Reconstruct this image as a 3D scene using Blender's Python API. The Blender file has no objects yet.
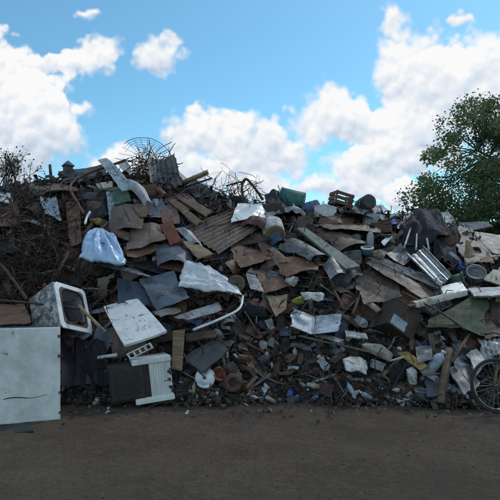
import bpy, bmesh, math, random
import numpy as np
from mathutils import Vector, Matrix, Euler, noise
rnd = random.Random(11)
SC = bpy.context.scene
COL = SC.collection
R = math.radians

# ------------------------------------------------------------------ camera, sky, sun, exposure
CAMH, HZ, F = 1.5, 290.0, 500.0
cam = bpy.data.cameras.new('camera'); cam.sensor_width = 36; cam.lens = 36; cam.shift_y = 0.08
cam.clip_start = 0.05; cam.clip_end = 3000
cam_ob = bpy.data.objects.new('camera', cam); COL.objects.link(cam_ob)
cam_ob.location = (0, 0, CAMH); cam_ob.rotation_euler = (R(90), 0, 0)
SC.camera = cam_ob
SUN_EL, SUN_AZ = 50.0, 222.0          # sun up behind the heap; light travels towards the camera
SKY_STRENGTH, CLOUD_STRENGTH = 0.15, 0.94
SC.view_settings.view_transform = 'Standard'; SC.view_settings.look = 'None'
SC.view_settings.gamma = 1.0; SC.view_settings.use_curve_mapping = False
SC.view_settings.exposure = 0.0
SC.cycles.max_bounces = 4; SC.cycles.diffuse_bounces = 2; SC.cycles.use_adaptive_sampling = True; SC.cycles.adaptive_threshold = 0.03; SC.cycles.glossy_bounces = 2; SC.cycles.transmission_bounces = 2
SC.cycles.caustics_reflective = False; SC.cycles.caustics_refractive = False

class NT:
    """small node-tree writer"""
    def __init__(s, tree): s.t = tree; s.n = tree.nodes; s.l = tree.links
    def new(s, typ, **kw):
        n = s.n.new(typ)
        for k, v in kw.items(): setattr(n, k, v)
        return n
    def put(s, sock, v):
        if isinstance(v, bpy.types.NodeSocket): s.l.new(v, sock)
        else: sock.default_value = v
    def math(s, op, a, b=0.0, c=None, clamp=False):
        n = s.new('ShaderNodeMath', operation=op, use_clamp=clamp)
        s.put(n.inputs[0], a); s.put(n.inputs[1], b)
        if c is not None: s.put(n.inputs[2], c)
        return n.outputs[0]
    def vmath(s, op, a, b=None, scale=None):
        n = s.new('ShaderNodeVectorMath', operation=op)
        s.put(n.inputs[0], a)
        if b is not None: s.put(n.inputs[1], b)
        if scale is not None: s.put(n.inputs['Scale'], scale)
        return n.outputs['Value'] if op in ('LENGTH', 'DISTANCE', 'DOT_PRODUCT') else n.outputs[0]
    def noise(s, vec, scale, detail=4, rough=0.55, dist=0.0):
        n = s.new('ShaderNodeTexNoise'); s.put(n.inputs['Vector'], vec)
        s.put(n.inputs['Scale'], scale); n.inputs['Detail'].default_value = detail
        n.inputs['Roughness'].default_value = rough; n.inputs['Distortion'].default_value = dist
        return n.outputs['Fac']
    def smooth(s, v, lo, hi, a=0.0, b=1.0):
        n = s.new('ShaderNodeMapRange', interpolation_type='SMOOTHSTEP')
        s.put(n.inputs[0], v); s.put(n.inputs[1], lo); s.put(n.inputs[2], hi); s.put(n.inputs[3], a); s.put(n.inputs[4], b)
        return n.outputs[0]
    def mix(s, f, a, b, blend='MIX'):
        n = s.new('ShaderNodeMix', data_type='RGBA', blend_type=blend)
        s.put(n.inputs[0], f)
        s.put(n.inputs[6], a if isinstance(a, bpy.types.NodeSocket) else (*a, 1))
        s.put(n.inputs[7], b if isinstance(b, bpy.types.NodeSocket) else (*b, 1))
        return n.outputs[2]
    def ramp(s, f, stops):
        n = s.new('ShaderNodeValToRGB'); el = n.color_ramp.elements
        while len(el) < len(stops): el.new(0.5)
        for e, (p, c) in zip(el, stops): e.position = p; e.color = (*c, 1)
        s.put(n.inputs[0], f); return n.outputs[0]

# clouds: centres in the sky, (x, y) on the 500 x 500 view and radii; beyond the view the cover goes on as plain noise
CLOUDS = [(12,112,62,50),(-10,75,45,40),(50,142,50,28),(5,160,70,30),(70,60,40,15),(98,50,21,16),(36,66,22,8),
          (160,55,25,23),(170,38,12,15),(186,46,14,10),(78,103,16,10),(88,14,14,8),
          (196,138,36,34),(232,132,32,28),(258,155,50,34),(150,168,62,22),(118,155,26,12),(215,170,60,20),
          (335,112,36,34),(312,128,30,24),(362,122,36,30),(288,146,34,20),(305,184,36,13),(275,130,14,12),
          (400,60,28,44),(432,72,52,48),(470,90,60,60),(396,16,14,22),(464,14,12,10),(500,55,40,45),(420,128,70,38),(540,110,80,80),
          (365,172,42,22),(340,188,46,14),(395,160,44,20),(420,192,60,14),(270,186,50,14),(120,160,40,14)]
world = bpy.data.worlds.new('World'); SC.world = world; world.use_nodes = True
wt = NT(world.node_tree)
for n in list(wt.n): wt.n.remove(n)
d = wt.new('ShaderNodeTexCoord').outputs['Generated']
sep = wt.new('ShaderNodeSeparateXYZ'); wt.put(sep.inputs[0], d)
dx, dy, dz = sep.outputs
ysafe = wt.math('MAXIMUM', dy, 0.05)
wn = wt.new('ShaderNodeTexNoise'); wt.put(wn.inputs['Vector'], d); wn.inputs['Scale'].default_value = 11; wn.inputs['Detail'].default_value = 3
wn.inputs['Roughness'].default_value = 0.6
warp = wt.vmath('SCALE', wt.vmath('SUBTRACT', wn.outputs['Color'], (0.5, 0.5, 0.5)), scale=70.0)
px = wt.math('MULTIPLY_ADD', wt.math('DIVIDE', dx, ysafe), 500.0, 250.0)
py = wt.math('MULTIPLY_ADD', wt.math('DIVIDE', dz, ysafe), -500.0, 290.0)
cmb = wt.new('ShaderNodeCombineXYZ'); wt.put(cmb.inputs[0], px); wt.put(cmb.inputs[1], py)
uv = cmb.outputs[0]
sepw = wt.new('ShaderNodeSeparateXYZ'); wt.put(sepw.inputs[0], warp)
cw = wt.new('ShaderNodeCombineXYZ'); wt.put(cw.inputs[0], sepw.outputs[0]); wt.put(cw.inputs[1], sepw.outputs[1])
uvw = wt.vmath('ADD', uv, cw.outputs[0])
best = None; sum_w = None; sum_t = None
for cx, cy, rx, ry in CLOUDS:
    q = wt.vmath('MULTIPLY', wt.vmath('SUBTRACT', uvw, (cx, cy, 0)), (1 / (rx * 1.0), 1 / (ry * 1.0), 0))
    v = wt.math('SUBTRACT', 1.0, wt.vmath('LENGTH', q))
    if ry < 11: v = wt.math('MULTIPLY', wt.math('SUBTRACT', v, 0.25), 0.5)   # thin wisps
    best = v if best is None else wt.math('MAXIMUM', best, v)
    w_ = wt.math('MAXIMUM', v, 0.0); sq = wt.new('ShaderNodeSeparateXYZ'); wt.put(sq.inputs[0], q)      # height within this billow
    sum_w = w_ if sum_w is None else wt.math('ADD', sum_w, w_)
    sum_t = wt.math('MULTIPLY', w_, sq.outputs[1]) if sum_t is None else wt.math('MULTIPLY_ADD', w_, sq.outputs[1], sum_t)
det = wt.noise(d, 17, 5, 0.6)
def puffs(vec):
    n = wt.new('ShaderNodeTexVoronoi', voronoi_dimensions='2D', feature='F1')
    n.normalize = False; wt.put(n.inputs['Vector'], vec); n.inputs['Scale'].default_value = 0.042
    n.inputs['Detail'].default_value = 1.6; n.inputs['Roughness'].default_value = 0.5; n.inputs['Lacunarity'].default_value = 2.1
    return n.outputs['Distance']
wsmall = wt.vmath('ADD', uv, wt.vmath('SCALE', cw.outputs[0], scale=0.3))
p_here = puffs(wsmall); p_up = puffs(wt.vmath('ADD', wsmall, (-2.0, -6.0, 0)))
dens_view = wt.math('ADD', best, wt.math('ADD', wt.math('MULTIPLY', wt.math('SUBTRACT', det, 0.5), 0.9), wt.math('MULTIPLY', wt.math('SUBTRACT', 0.75, p_here), 0.42)))
dens_all = wt.math('MULTIPLY', wt.math('SUBTRACT', wt.noise(d, 2.6, 4, 0.58), 0.49), 4.0)
rad = wt.math('MAXIMUM', wt.math('ABSOLUTE', wt.math('SUBTRACT', px, 250.0)), wt.math('ABSOLUTE', wt.math('SUBTRACT', py, 150.0)))
inview = wt.math('MULTIPLY', wt.smooth(rad, 290.0, 480.0, 1.0, 0.0), wt.smooth(dy, 0.05, 0.2))
dens = wt.math('ADD', wt.math('MULTIPLY', dens_view, inview), wt.math('MULTIPLY', dens_all, wt.math('SUBTRACT', 1.0, inview)))
soft = wt.smooth(wt.noise(wt.vmath('ADD', d, (1.3, 4.0, 0.6)), 6.0, 2, 0.5), 0.40, 0.66, 0.16, 0.62)
alpha = wt.smooth(dens, -0.08, soft)
# relief of the clouds: billows a little higher up against the billows here
relief = wt.math('MULTIPLY', wt.math('SUBTRACT', p_up, p_here), inview)
up = wt.vmath('ADD', d, (-0.010, 0, 0.022))
relief2 = wt.math('SUBTRACT', det, wt.noise(up, 17, 3, 0.55))
big = wt.noise(wt.vmath('ADD', d, (3.1, 0.2, 1.7)), 5.5, 2, 0.5)
sh = wt.math('ADD', wt.math('MULTIPLY', relief, 0.52), wt.math('MULTIPLY', wt.math('SUBTRACT', big, 0.5), 1.2))
sh = wt.math('ADD', sh, wt.math('MULTIPLY', relief2, 0.7))
low = wt.math('MULTIPLY', wt.math('DIVIDE', sum_t, wt.math('ADD', sum_w, 0.15)), inview)
sh = wt.math('ADD', sh, wt.math('MULTIPLY', low, -0.75))
sh = wt.math('ADD', sh, 0.55, clamp=True)
ccol = wt.ramp(sh, [(0.0, (0.54, 0.65, 0.79)), (0.45, (0.79, 0.86, 0.95)), (0.85, (1.02, 1.02, 1.02))])
sky = wt.new('ShaderNodeTexSky', sky_type='NISHITA'); sky.sun_disc = False
sky.sun_elevation = R(SUN_EL); sky.sun_rotation = R(180 - SUN_AZ)
sky.air_density = 1.0; sky.dust_density = 0.3; sky.ozone_density = 1.4
bg1 = wt.new('ShaderNodeBackground'); wt.put(bg1.inputs[0], wt.mix(1.0, sky.outputs[0], (0.70, 1.10, 1.08), 'MULTIPLY')); bg1.inputs[1].default_value = SKY_STRENGTH
bg2 = wt.new('ShaderNodeBackground'); wt.put(bg2.inputs[0], ccol); bg2.inputs[1].default_value = CLOUD_STRENGTH
mx = wt.new('ShaderNodeMixShader'); wt.put(mx.inputs[0], alpha); wt.l.new(bg1.outputs[0], mx.inputs[1]); wt.l.new(bg2.outputs[0], mx.inputs[2])
world.cycles.sampling_method = 'MANUAL'; world.cycles.sample_map_resolution = 256
wo = wt.new('ShaderNodeOutputWorld'); wt.l.new(mx.outputs[0], wo.inputs[0])

sun = bpy.data.lights.new('sun', 'SUN'); sun.energy = 1.2; sun.angle = R(10); sun.color = (1.0, 0.95, 0.88)
sun_ob = bpy.data.objects.new('sun', sun); COL.objects.link(sun_ob)
# direction to the sun
az = R(SUN_AZ - 180); TO_SUN = Vector((math.sin(az) * math.cos(R(SUN_EL)), math.cos(az) * math.cos(R(SUN_EL)), math.sin(R(SUN_EL))))
sun_ob.rotation_euler = TO_SUN.to_track_quat('Z', 'Y').to_euler()
sky.sun_rotation = math.atan2(TO_SUN.x, TO_SUN.y)

# ------------------------------------------------------------------ materials
RUST = (0.115, 0.055, 0.034); DIRT = (0.05, 0.042, 0.036)
MATS = {}
def M(name, col, rough=0.6, dirt=0.35, rust=0.0, metal=0.0, bump=0.25, scale=5.0, kind='plain', col2=None, spec=0.4, var=0.25):
    if name in MATS: return MATS[name]
    m = bpy.data.materials.new(name); m.use_nodes = True; t = NT(m.node_tree)
    b = t.n['Principled BSDF']
    tc = t.new('ShaderNodeTexCoord'); oi = t.new('ShaderNodeObjectInfo')
    off = t.vmath('SCALE', oi.outputs['Random'].node.outputs['Location'] if False else tc.outputs['Object'], scale=1.0)
    cmb = t.new('ShaderNodeCombineXYZ'); t.put(cmb.inputs[0], t.math('MULTIPLY', oi.outputs['Random'], 37.0)); t.put(cmb.inputs[1], t.math('MULTIPLY', oi.outputs['Random'], 91.0))
    v = t.vmath('ADD', off, cmb.outputs[0])
    c = None
    if kind == 'wood':
        g = t.noise(t.vmath('MULTIPLY', v, (2.5, 30, 30)), 1.0, 5, 0.6)
        c = t.mix(t.smooth(g, 0.35, 0.7), col, col2 or tuple(x * 0.5 for x in col))
    elif kind == 'stripe':
        g = t.noise(t.vmath('MULTIPLY', v, (1.0, 22, 22)), 1.0, 3, 0.6)
        c = t.mix(t.smooth(g, 0.45, 0.62), col, col2 or tuple(x * 0.4 for x in col))
    elif kind == 'two':
        g = t.noise(v, scale * 0.7, 5, 0.65)
        c = t.mix(t.smooth(g, 0.42, 0.58), col, col2)
    else:
        g = t.noise(v, scale * 1.3, 4, 0.6)
        c = t.mix(t.smooth(g, 0.3, 0.75), tuple(min(1, x * 1.12) for x in col), tuple(x * 0.8 for x in col))
    if kind == 'two' and name == 'enamel_scratched':
        vo = t.new('ShaderNodeTexVoronoi', feature='DISTANCE_TO_EDGE'); vo.inputs['Scale'].default_value = 3.4
        wv = t.new('ShaderNodeTexNoise'); t.put(wv.inputs['Vector'], v); wv.inputs['Scale'].default_value = 5
        t.put(vo.inputs['Vector'], t.vmath('ADD', v, t.vmath('SCALE', wv.outputs['Color'], scale=0.5)))
        cr = t.math('MULTIPLY', t.smooth(vo.outputs['Distance'], 0.006, 0.02, 1, 0), t.smooth(t.noise(v, 2.6, 3, 0.6), 0.44, 0.54))
        c = t.mix(cr, c, (0.05, 0.04, 0.035))
    if rust:
        rn = t.noise(v, scale * 1.1, 4, 0.7)
        rc = t.ramp(t.noise(v, scale * 4, 3, 0.6), [(0.3, (0.04, 0.022, 0.016)), (0.55, RUST), (0.8, (0.20, 0.10, 0.055))])
        rf = t.smooth(rn, 0.66 - rust * 0.38, 0.74 - rust * 0.30)
        c = t.mix(rf, c, rc)
    if dirt:
        dn = t.noise(v, scale * 0.9, 4, 0.72); dn2 = t.noise(v, scale * 11, 2, 0.7); dn3 = t.noise(t.vmath('MULTIPLY', v, (11, 1.3, 5)), 1.0, 3, 0.6)
        df = t.math('MULTIPLY', t.smooth(t.math('ADD', dn, t.math('ADD', t.math('MULTIPLY', t.math('SUBTRACT', dn2, 0.5), 0.55), t.math('MULTIPLY', t.math('SUBTRACT', dn3, 0.5), 0.5))), 0.40, 0.72), min(0.95, dirt * 1.75))
        c = t.mix(df, c, DIRT)
    if var:
        hs = t.new('ShaderNodeHueSaturation'); t.put(hs.inputs['Color'], c)
        t.put(hs.inputs['Value'], t.math('MULTIPLY_ADD', oi.outputs['Random'], 2 * var, 1 - var)); c = hs.outputs[0]
    t.put(b.inputs['Base Color'], c)
    rr = t.math('MULTIPLY_ADD', g, 0.4, rough - 0.2, clamp=True)
    t.put(b.inputs['Roughness'], rr)
    b.inputs['Metallic'].default_value = metal; b.inputs['Specular IOR Level'].default_value = spec
    if bump:
        bn = t.new('ShaderNodeBump'); bn.inputs['Strength'].default_value = bump; bn.inputs['Distance'].default_value = 0.012
        t.put(bn.inputs['Height'], t.noise(v, scale * 7, 3, 0.7)); t.l.new(bn.outputs[0], b.inputs['Normal'])
    MATS[name] = m; return m

M('rust', (0.10, 0.05, 0.032), 0.62, 0.3, 0.55, bump=0.5, spec=0.4)
M('rust_dark', (0.042, 0.026, 0.019), 0.6, 0.4, 0.3, bump=0.5, spec=0.4)
M('rust_red', (0.16, 0.05, 0.032), 0.8, 0.4, 0.3, bump=0.4, spec=0.2)
M('brown', (0.14, 0.080, 0.050), 0.55, 0.35, 0.15, bump=0.4, spec=0.25)
M('brown_grey', (0.135, 0.096, 0.078), 0.52, 0.4, 0.15, bump=0.3, spec=0.3)
M('maroon', (0.10, 0.042, 0.042), 0.7, 0.4, 0.2)
M('grey', (0.17, 0.185, 0.20), 0.5, 0.45, 0.12, metal=0.2)
M('grey_dark', (0.05, 0.056, 0.064), 0.48, 0.4, 0.15, metal=0.2)
M('slate', (0.10, 0.125, 0.165), 0.48, 0.4, 0.05)
M('galv', (0.42, 0.45, 0.48), 0.42, 0.35, 0.08, metal=0.75, bump=0.15)
M('galv_dull', (0.25, 0.26, 0.27), 0.55, 0.45, 0.22, metal=0.5, bump=0.2)
M('white', (0.68, 0.71, 0.72), 0.4, 0.13, 0.06, bump=0.06, scale=4, var=0.08)
M('white_clean', (0.66, 0.70, 0.69), 0.35, 0.09, 0.02, bump=0.03, scale=3, var=0.05)
M('white_dirty', (0.50, 0.50, 0.49), 0.6, 0.5, 0.16, bump=0.2)
M('pale_blue', (0.40, 0.48, 0.55), 0.45, 0.35, 0.04, bump=0.1)
M('pale_grey', (0.34, 0.36, 0.38), 0.55, 0.4, 0.06, bump=0.12)
M('navy', (0.03, 0.045, 0.085), 0.5, 0.3, 0.0, bump=0.15)
M('tarp_dark', (0.02, 0.024, 0.034), 0.75, 0.3, 0.0, bump=0.3, spec=0.2)
M('black', (0.016, 0.017, 0.019), 0.45, 0.3, 0.02, bump=0.1)
M('rubber', (0.02, 0.02, 0.021), 0.8, 0.4, 0.0, bump=0.3)
M('blue', (0.05, 0.13, 0.42), 0.6, 0.25, 0.0, bump=0.15)
M('blue_dull', (0.07, 0.12, 0.24), 0.6, 0.35, 0.0)
M('teal', (0.045, 0.17, 0.17), 0.6, 0.3, 0.0)
M('green', (0.05, 0.12, 0.075), 0.65, 0.3, 0.08)
M('olive', (0.036, 0.062, 0.028), 0.75, 0.35, 0.08)
M('grey_green', (0.20, 0.24, 0.22), 0.6, 0.35, 0.1)
M('yellow', (0.42, 0.32, 0.05), 0.6, 0.4, 0.0)
M('lime', (0.34, 0.36, 0.06), 0.6, 0.3, 0.0)
M('orange', (0.30, 0.10, 0.035), 0.6, 0.35, 0.0)
M('red', (0.24, 0.04, 0.03), 0.55, 0.35, 0.0)
M('cream', (0.46, 0.42, 0.35), 0.7, 0.35, 0.08)
M('pink_tan', (0.30, 0.22, 0.19), 0.7, 0.35, 0.1, kind='stripe', col2=(0.42, 0.38, 0.36))
M('wood', (0.22, 0.15, 0.095), 0.8, 0.35, 0.0, kind='wood', col2=(0.11, 0.075, 0.05))
M('wood_tan', (0.30, 0.22, 0.13), 0.8, 0.3, 0.0, kind='wood', col2=(0.17, 0.115, 0.07))
M('wood_dark', (0.10, 0.07, 0.05), 0.85, 0.4, 0.0, kind='wood')
M('wood_grey', (0.20, 0.18, 0.16), 0.85, 0.35, 0.0, kind='wood')
M('mustard', (0.20, 0.135, 0.04), 0.75, 0.35, 0.0)
M('card', (0.26, 0.185, 0.12), 0.85, 0.4, 0.0)
M('plastic_sack', (0.52, 0.55, 0.59), 0.4, 0.16, 0.0, bump=0.25, scale=7)
M('plastic_blue', (0.33, 0.46, 0.64), 0.28, 0.10, 0.0, bump=0.2, scale=7)
M('paper', (0.58, 0.58, 0.56), 0.7, 0.35, 0.0, bump=0.3)
M('enamel_scratched', (0.68, 0.71, 0.72), 0.4, 0.14, 0.07, bump=0.1, scale=4, kind='two', col2=(0.64, 0.67, 0.68))
M('mottled', (0.40, 0.43, 0.46), 0.55, 0.5, 0.2, kind='two', col2=(0.10, 0.10, 0.11), scale=12)
M('chrome', (0.34, 0.34, 0.34), 0.4, 0.45, 0.3, metal=0.9, bump=0.1)
M('bark', (0.075, 0.058, 0.045), 0.9, 0.2, 0.0, bump=0.8, scale=8)
M('twig', (0.06, 0.047, 0.038), 0.9, 0.2, 0.0)

# scrap palette picked per loose piece (for the uncountable mass)
def palette_mat(name, stops, rough=0.75, metal=0.0):
    m = bpy.data.materials.new(name); m.use_nodes = True; t = NT(m.node_tree); b = t.n['Principled BSDF']
    g = t.new('ShaderNodeNewGeometry')
    n = t.new('ShaderNodeValToRGB'); n.color_ramp.interpolation = 'CONSTANT'; el = n.color_ramp.elements
    while len(el) < len(stops): el.new(0.5)
    for e, (p, c) in zip(el, stops): e.position = p; e.color = (*c, 1)
    t.put(n.inputs[0], g.outputs['Random Per Island'])
    tc = t.new('ShaderNodeTexCoord')
    f = t.smooth(t.noise(tc.outputs['Object'], 7, 6, 0.7), 0.42, 0.68)
    t.put(b.inputs['Base Color'], t.mix(t.math('MULTIPLY', f, 0.75), n.outputs[0], DIRT))
    b.inputs['Roughness'].default_value = rough; b.inputs['Metallic'].default_value = metal
    b.inputs['Specular IOR Level'].default_value = 0.3
    MATS[name] = m; return m
palette_mat('shards', [(0, (.03, .026, .025)), (.22, (.075, .046, .032)), (.42, (.045, .045, .05)), (.56, (.10, .060, .038)), (.66, (.02, .02, .024)), (.80, (.11, .10, .095)),
                       (.87, (.04, .05, .075)), (.90, (.16, .17, .18)), (.935, (.42, .44, .46)), (.972, (.12, .05, .035)), (.991, (.06, .11, .24)), (.995, (.24, .2, .08))])
palette_mat('wires', [(0, (.035, .03, .028)), (.35, (.065, .05, .04)), (.65, (.095, .063, .046)), (.82, (.15, .14, .135))])
palette_mat('wires_dark', [(0, (.026, .018, .014)), (.35, (.055, .032, .021)), (.7, (.09, .05, .03)), (.93, (.11, .075, .055))])
palette_mat('pebbles', [(0, (.075, .058, .044)), (.4, (.10, .078, .06)), (.75, (.13, .105, .082)), (.95, (.20, .175, .15)), (.97, (.05, .042, .036))], 0.9)

def ground_mat():
    m = bpy.data.materials.new('dirt'); m.use_nodes = True; t = NT(m.node_tree); b = t.n['Principled BSDF']
    v = t.new('ShaderNodeTexCoord').outputs['Object']
    a = t.noise(v, 0.9, 7, 0.62); f = t.noise(v, 14, 6, 0.7); st = t.noise(t.vmath('MULTIPLY', v, (0.7, 2.4, 1)), 1.3, 5, 0.6)
    c = t.ramp(a, [(0.25, (0.085, 0.064, 0.049)), (0.5, (0.13, 0.10, 0.077)), (0.75, (0.18, 0.142, 0.11))])
    c = t.mix(t.smooth(st, 0.50, 0.74, 0, 0.6), c, (0.15, 0.118, 0.088))
    c = t.mix(t.smooth(f, 0.46, 0.7, 0, 0.7), c, (0.19, 0.152, 0.118))
    c = t.mix(t.smooth(t.noise(v, 34, 5, 0.75), 0.52, 0.66, 0, 0.65), c, (0.06, 0.048, 0.039))
    dd = t.vmath('LENGTH', t.vmath('MULTIPLY', t.vmath('SUBTRACT', v, (-0.66, 5.1, 0)), (1.0, 1.6, 0)))
    wet = t.smooth(t.noise(t.vmath('ADD', v, (5, 2, 0)), 0.55, 4, 0.6), 0.52, 0.68, 0, 0.45)
    c = t.mix(wet, c, (0.075, 0.06, 0.048))
    rf = t.math('MULTIPLY', t.smooth(dd, 0.12, 0.42, 1, 0), t.smooth(t.noise(v, 9, 5, 0.7), 0.4, 0.62, 0, 0.55))
    c = t.mix(rf, c, (0.17, 0.07, 0.035))
    t.put(b.inputs['Base Color'], c); b.inputs['Roughness'].default_value = 0.95; b.inputs['Specular IOR Level'].default_value = 0.15
    bn = t.new('ShaderNodeBump'); bn.inputs['Strength'].default_value = 1.0; bn.inputs['Distance'].default_value = 0.06
    h = t.math('ADD', t.noise(v, 22, 7, 0.7), t.math('MULTIPLY', t.noise(v, 4, 5, 0.6), 1.5))
    t.put(bn.inputs['Height'], h); t.l.new(bn.outputs[0], b.inputs['Normal'])
    MATS['dirt'] = m
ground_mat()
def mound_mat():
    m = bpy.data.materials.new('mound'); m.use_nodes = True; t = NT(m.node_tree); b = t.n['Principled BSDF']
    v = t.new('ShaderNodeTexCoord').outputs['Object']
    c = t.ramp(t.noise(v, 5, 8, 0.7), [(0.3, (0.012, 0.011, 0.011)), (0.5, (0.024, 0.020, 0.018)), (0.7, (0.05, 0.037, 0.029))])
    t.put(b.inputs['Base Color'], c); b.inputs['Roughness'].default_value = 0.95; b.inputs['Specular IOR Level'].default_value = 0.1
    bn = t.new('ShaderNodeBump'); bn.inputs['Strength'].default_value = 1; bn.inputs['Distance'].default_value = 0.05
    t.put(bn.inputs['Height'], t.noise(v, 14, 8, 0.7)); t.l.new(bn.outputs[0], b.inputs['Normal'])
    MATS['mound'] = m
mound_mat()
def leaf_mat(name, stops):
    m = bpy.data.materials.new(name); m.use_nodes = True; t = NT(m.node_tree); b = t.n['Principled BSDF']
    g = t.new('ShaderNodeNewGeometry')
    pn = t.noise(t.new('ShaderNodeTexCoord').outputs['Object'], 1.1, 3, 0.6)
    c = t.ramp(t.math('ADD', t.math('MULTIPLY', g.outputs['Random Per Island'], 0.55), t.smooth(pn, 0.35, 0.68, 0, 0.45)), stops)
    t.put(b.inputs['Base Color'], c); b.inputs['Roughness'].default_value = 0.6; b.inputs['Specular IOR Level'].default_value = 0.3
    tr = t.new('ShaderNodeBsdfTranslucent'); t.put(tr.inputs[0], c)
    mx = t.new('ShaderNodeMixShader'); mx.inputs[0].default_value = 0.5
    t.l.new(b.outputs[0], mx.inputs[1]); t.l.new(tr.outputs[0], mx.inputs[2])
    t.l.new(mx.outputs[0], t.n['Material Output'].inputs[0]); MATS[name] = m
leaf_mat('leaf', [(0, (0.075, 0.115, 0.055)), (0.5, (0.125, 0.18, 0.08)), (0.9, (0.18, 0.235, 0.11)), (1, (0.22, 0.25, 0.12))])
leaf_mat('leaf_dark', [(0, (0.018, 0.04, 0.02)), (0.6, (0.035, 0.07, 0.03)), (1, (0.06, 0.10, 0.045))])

# ------------------------------------------------------------------ object helpers
HERO = []         # (px, py, short phrase, radius) used to say where smaller scraps lie
USED = set()
def link(name, me, mat, parent=None, mw=None):
    o = bpy.data.objects.new(name, me); COL.objects.link(o)
    if mat is not None:
        if not me.materials: me.materials.append(None)
        o.material_slots[0].link = 'OBJECT'; o.material_slots[0].material = MATS[mat]
    if parent: o.parent = parent
    if mw is not None: o.matrix_world = mw
    return o
def tag(o, label, cat, group=None, kind=None):
    o['label'] = label
    if cat: o['category'] = cat
    if group: o['group'] = group
    if kind: o['kind'] = kind
    USED.add(label); return o
def mesh(name, V, Fc, smooth=False):
    me = bpy.data.meshes.new(name); me.from_pydata([tuple(v) for v in V], [], Fc); me.validate(); me.update()
    if smooth: me.polygons.foreach_set('use_smooth', [True] * len(me.polygons))
    return me
def empty(name, mw):
    e = bpy.data.objects.new(name, None); COL.objects.link(e); e.empty_display_size = 0.1; e.matrix_world = mw; return e
def bm_mesh(bm, name, smooth=False):
    bmesh.ops.recalc_face_normals(bm, faces=bm.faces)
    me = bpy.data.meshes.new(name); bm.to_mesh(me); bm.free()
    if smooth: me.polygons.foreach_set('use_smooth', [True] * len(me.polygons))
    return me

# ------------------------------------------------------------------ the heap's shape
RIDGE_PX = np.array([-400, -120, 0, 50, 100, 150, 200, 250, 300, 350, 400, 440, 500, 560, 680, 900])
RIDGE_PY = np.array([215, 186, 183, 176, 172, 172, 186, 199, 203, 207, 214, 222, 240, 252, 282, 330])
YR = 10.4
RX = (RIDGE_PX - 250) / F * YR; RZ = CAMH + (HZ - RIDGE_PY) / F * YR
def Hr(x): return float(np.interp(x, RX, RZ))
def foot(x): return 6.62 + 0.10 * math.sin(1.9 * x + 0.6) + 0.06 * math.sin(4.3 * x) - 0.3 * max(0.0, min(1.0, (x - 2.0) / 1.0))
def Zs(x, y):
    y0 = foot(x); h = Hr(x)
    if y < y0: return -0.06 - (y0 - y) * 0.6
    if y < YR:
        t = (y - y0) / (YR - y0); return h * (1 - (1 - t) ** 1.12)
    if y < 12.2: return h - (y - YR) * 0.08
    return max(-0.3, (h - 0.15) * (1 - (y - 12.2) / 3.6))
def hit(px_, py_):
    u = (px_ - 250) / F; w = (HZ - py_) / F
    y = 5.2; step = 0.02
    while y < YR:
        z = CAMH + w * y
        if z <= max(0.0, Zs(u * y, y)): return y
        y += step
    return YR
def P(px_, py_, lift=0.0):
    y = hit(px_, py_) - lift
    return Vector(((px_ - 250) / F * y, y, CAMH + (HZ - py_) / F * y))
def normal_at(x, y):
    e = 0.08
    return Vector((-(Zs(x + e, y) - Zs(x - e, y)) / (2 * e), -(Zs(x, y + e) - Zs(x, y - e)) / (2 * e), 1)).normalized()

# ------------------------------------------------------------------ generic builders
def hero(px_, py_, short, r=12):
    if short: HERO.append((px_, py_, short, r))

def grid_mesh(name, fn, n, m, thick, closed=True):
    """fn(u,v in 0..1) -> (point, normal); a plate with thickness"""
    V = []; Fc = []
    top = [[None] * (m + 1) for _ in range(n + 1)]
    for i in range(n + 1):
        for j in range(m + 1):
            top[i][j] = fn(i / n, j / m)
    def nor(i, j):
        a = top[min(i + 1, n)][j] - top[max(i - 1, 0)][j]; b = top[i][min(j + 1, m)] - top[i][max(j - 1, 0)]
        c = a.cross(b); return c.normalized() if c.length > 1e-9 else Vector((0, 0, 1))
    for s in (1, -1):
        for i in range(n + 1):
            for j in range(m + 1): V.append(top[i][j] + nor(i, j) * (thick / 2 * s))
    N = (n + 1) * (m + 1); I = lambda i, j: i * (m + 1) + j
    for i in range(n):
        for j in range(m):
            Fc.append((I(i, j), I(i + 1, j), I(i + 1, j + 1), I(i, j + 1)))
            Fc.append((N + I(i, j), N + I(i, j + 1), N + I(i + 1, j + 1), N + I(i + 1, j)))
    ring = [I(i, 0) for i in range(n)] + [I(n, j) for j in range(m)] + [I(i, m) for i in range(n, 0, -1)] + [I(0, j) for j in range(m, 0, -1)]
    for a, b in zip(ring, ring[1:] + ring[:1]): Fc.append((b, a, N + a, N + b))
    return mesh(name, V, Fc)

def quad_frame(c):
    cen = sum(c, Vector()) / 4
    x = ((c[1] + c[2]) - (c[0] + c[3])).normalized(); yv = (c[0] + c[1]) - (c[2] + c[3])
    z = x.cross(yv).normalized(); y = z.cross(x)
    if z.y > 0: pass
    m = Matrix((x, y, z)).transposed().to_4x4(); m.translation = cen
    return m

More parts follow.
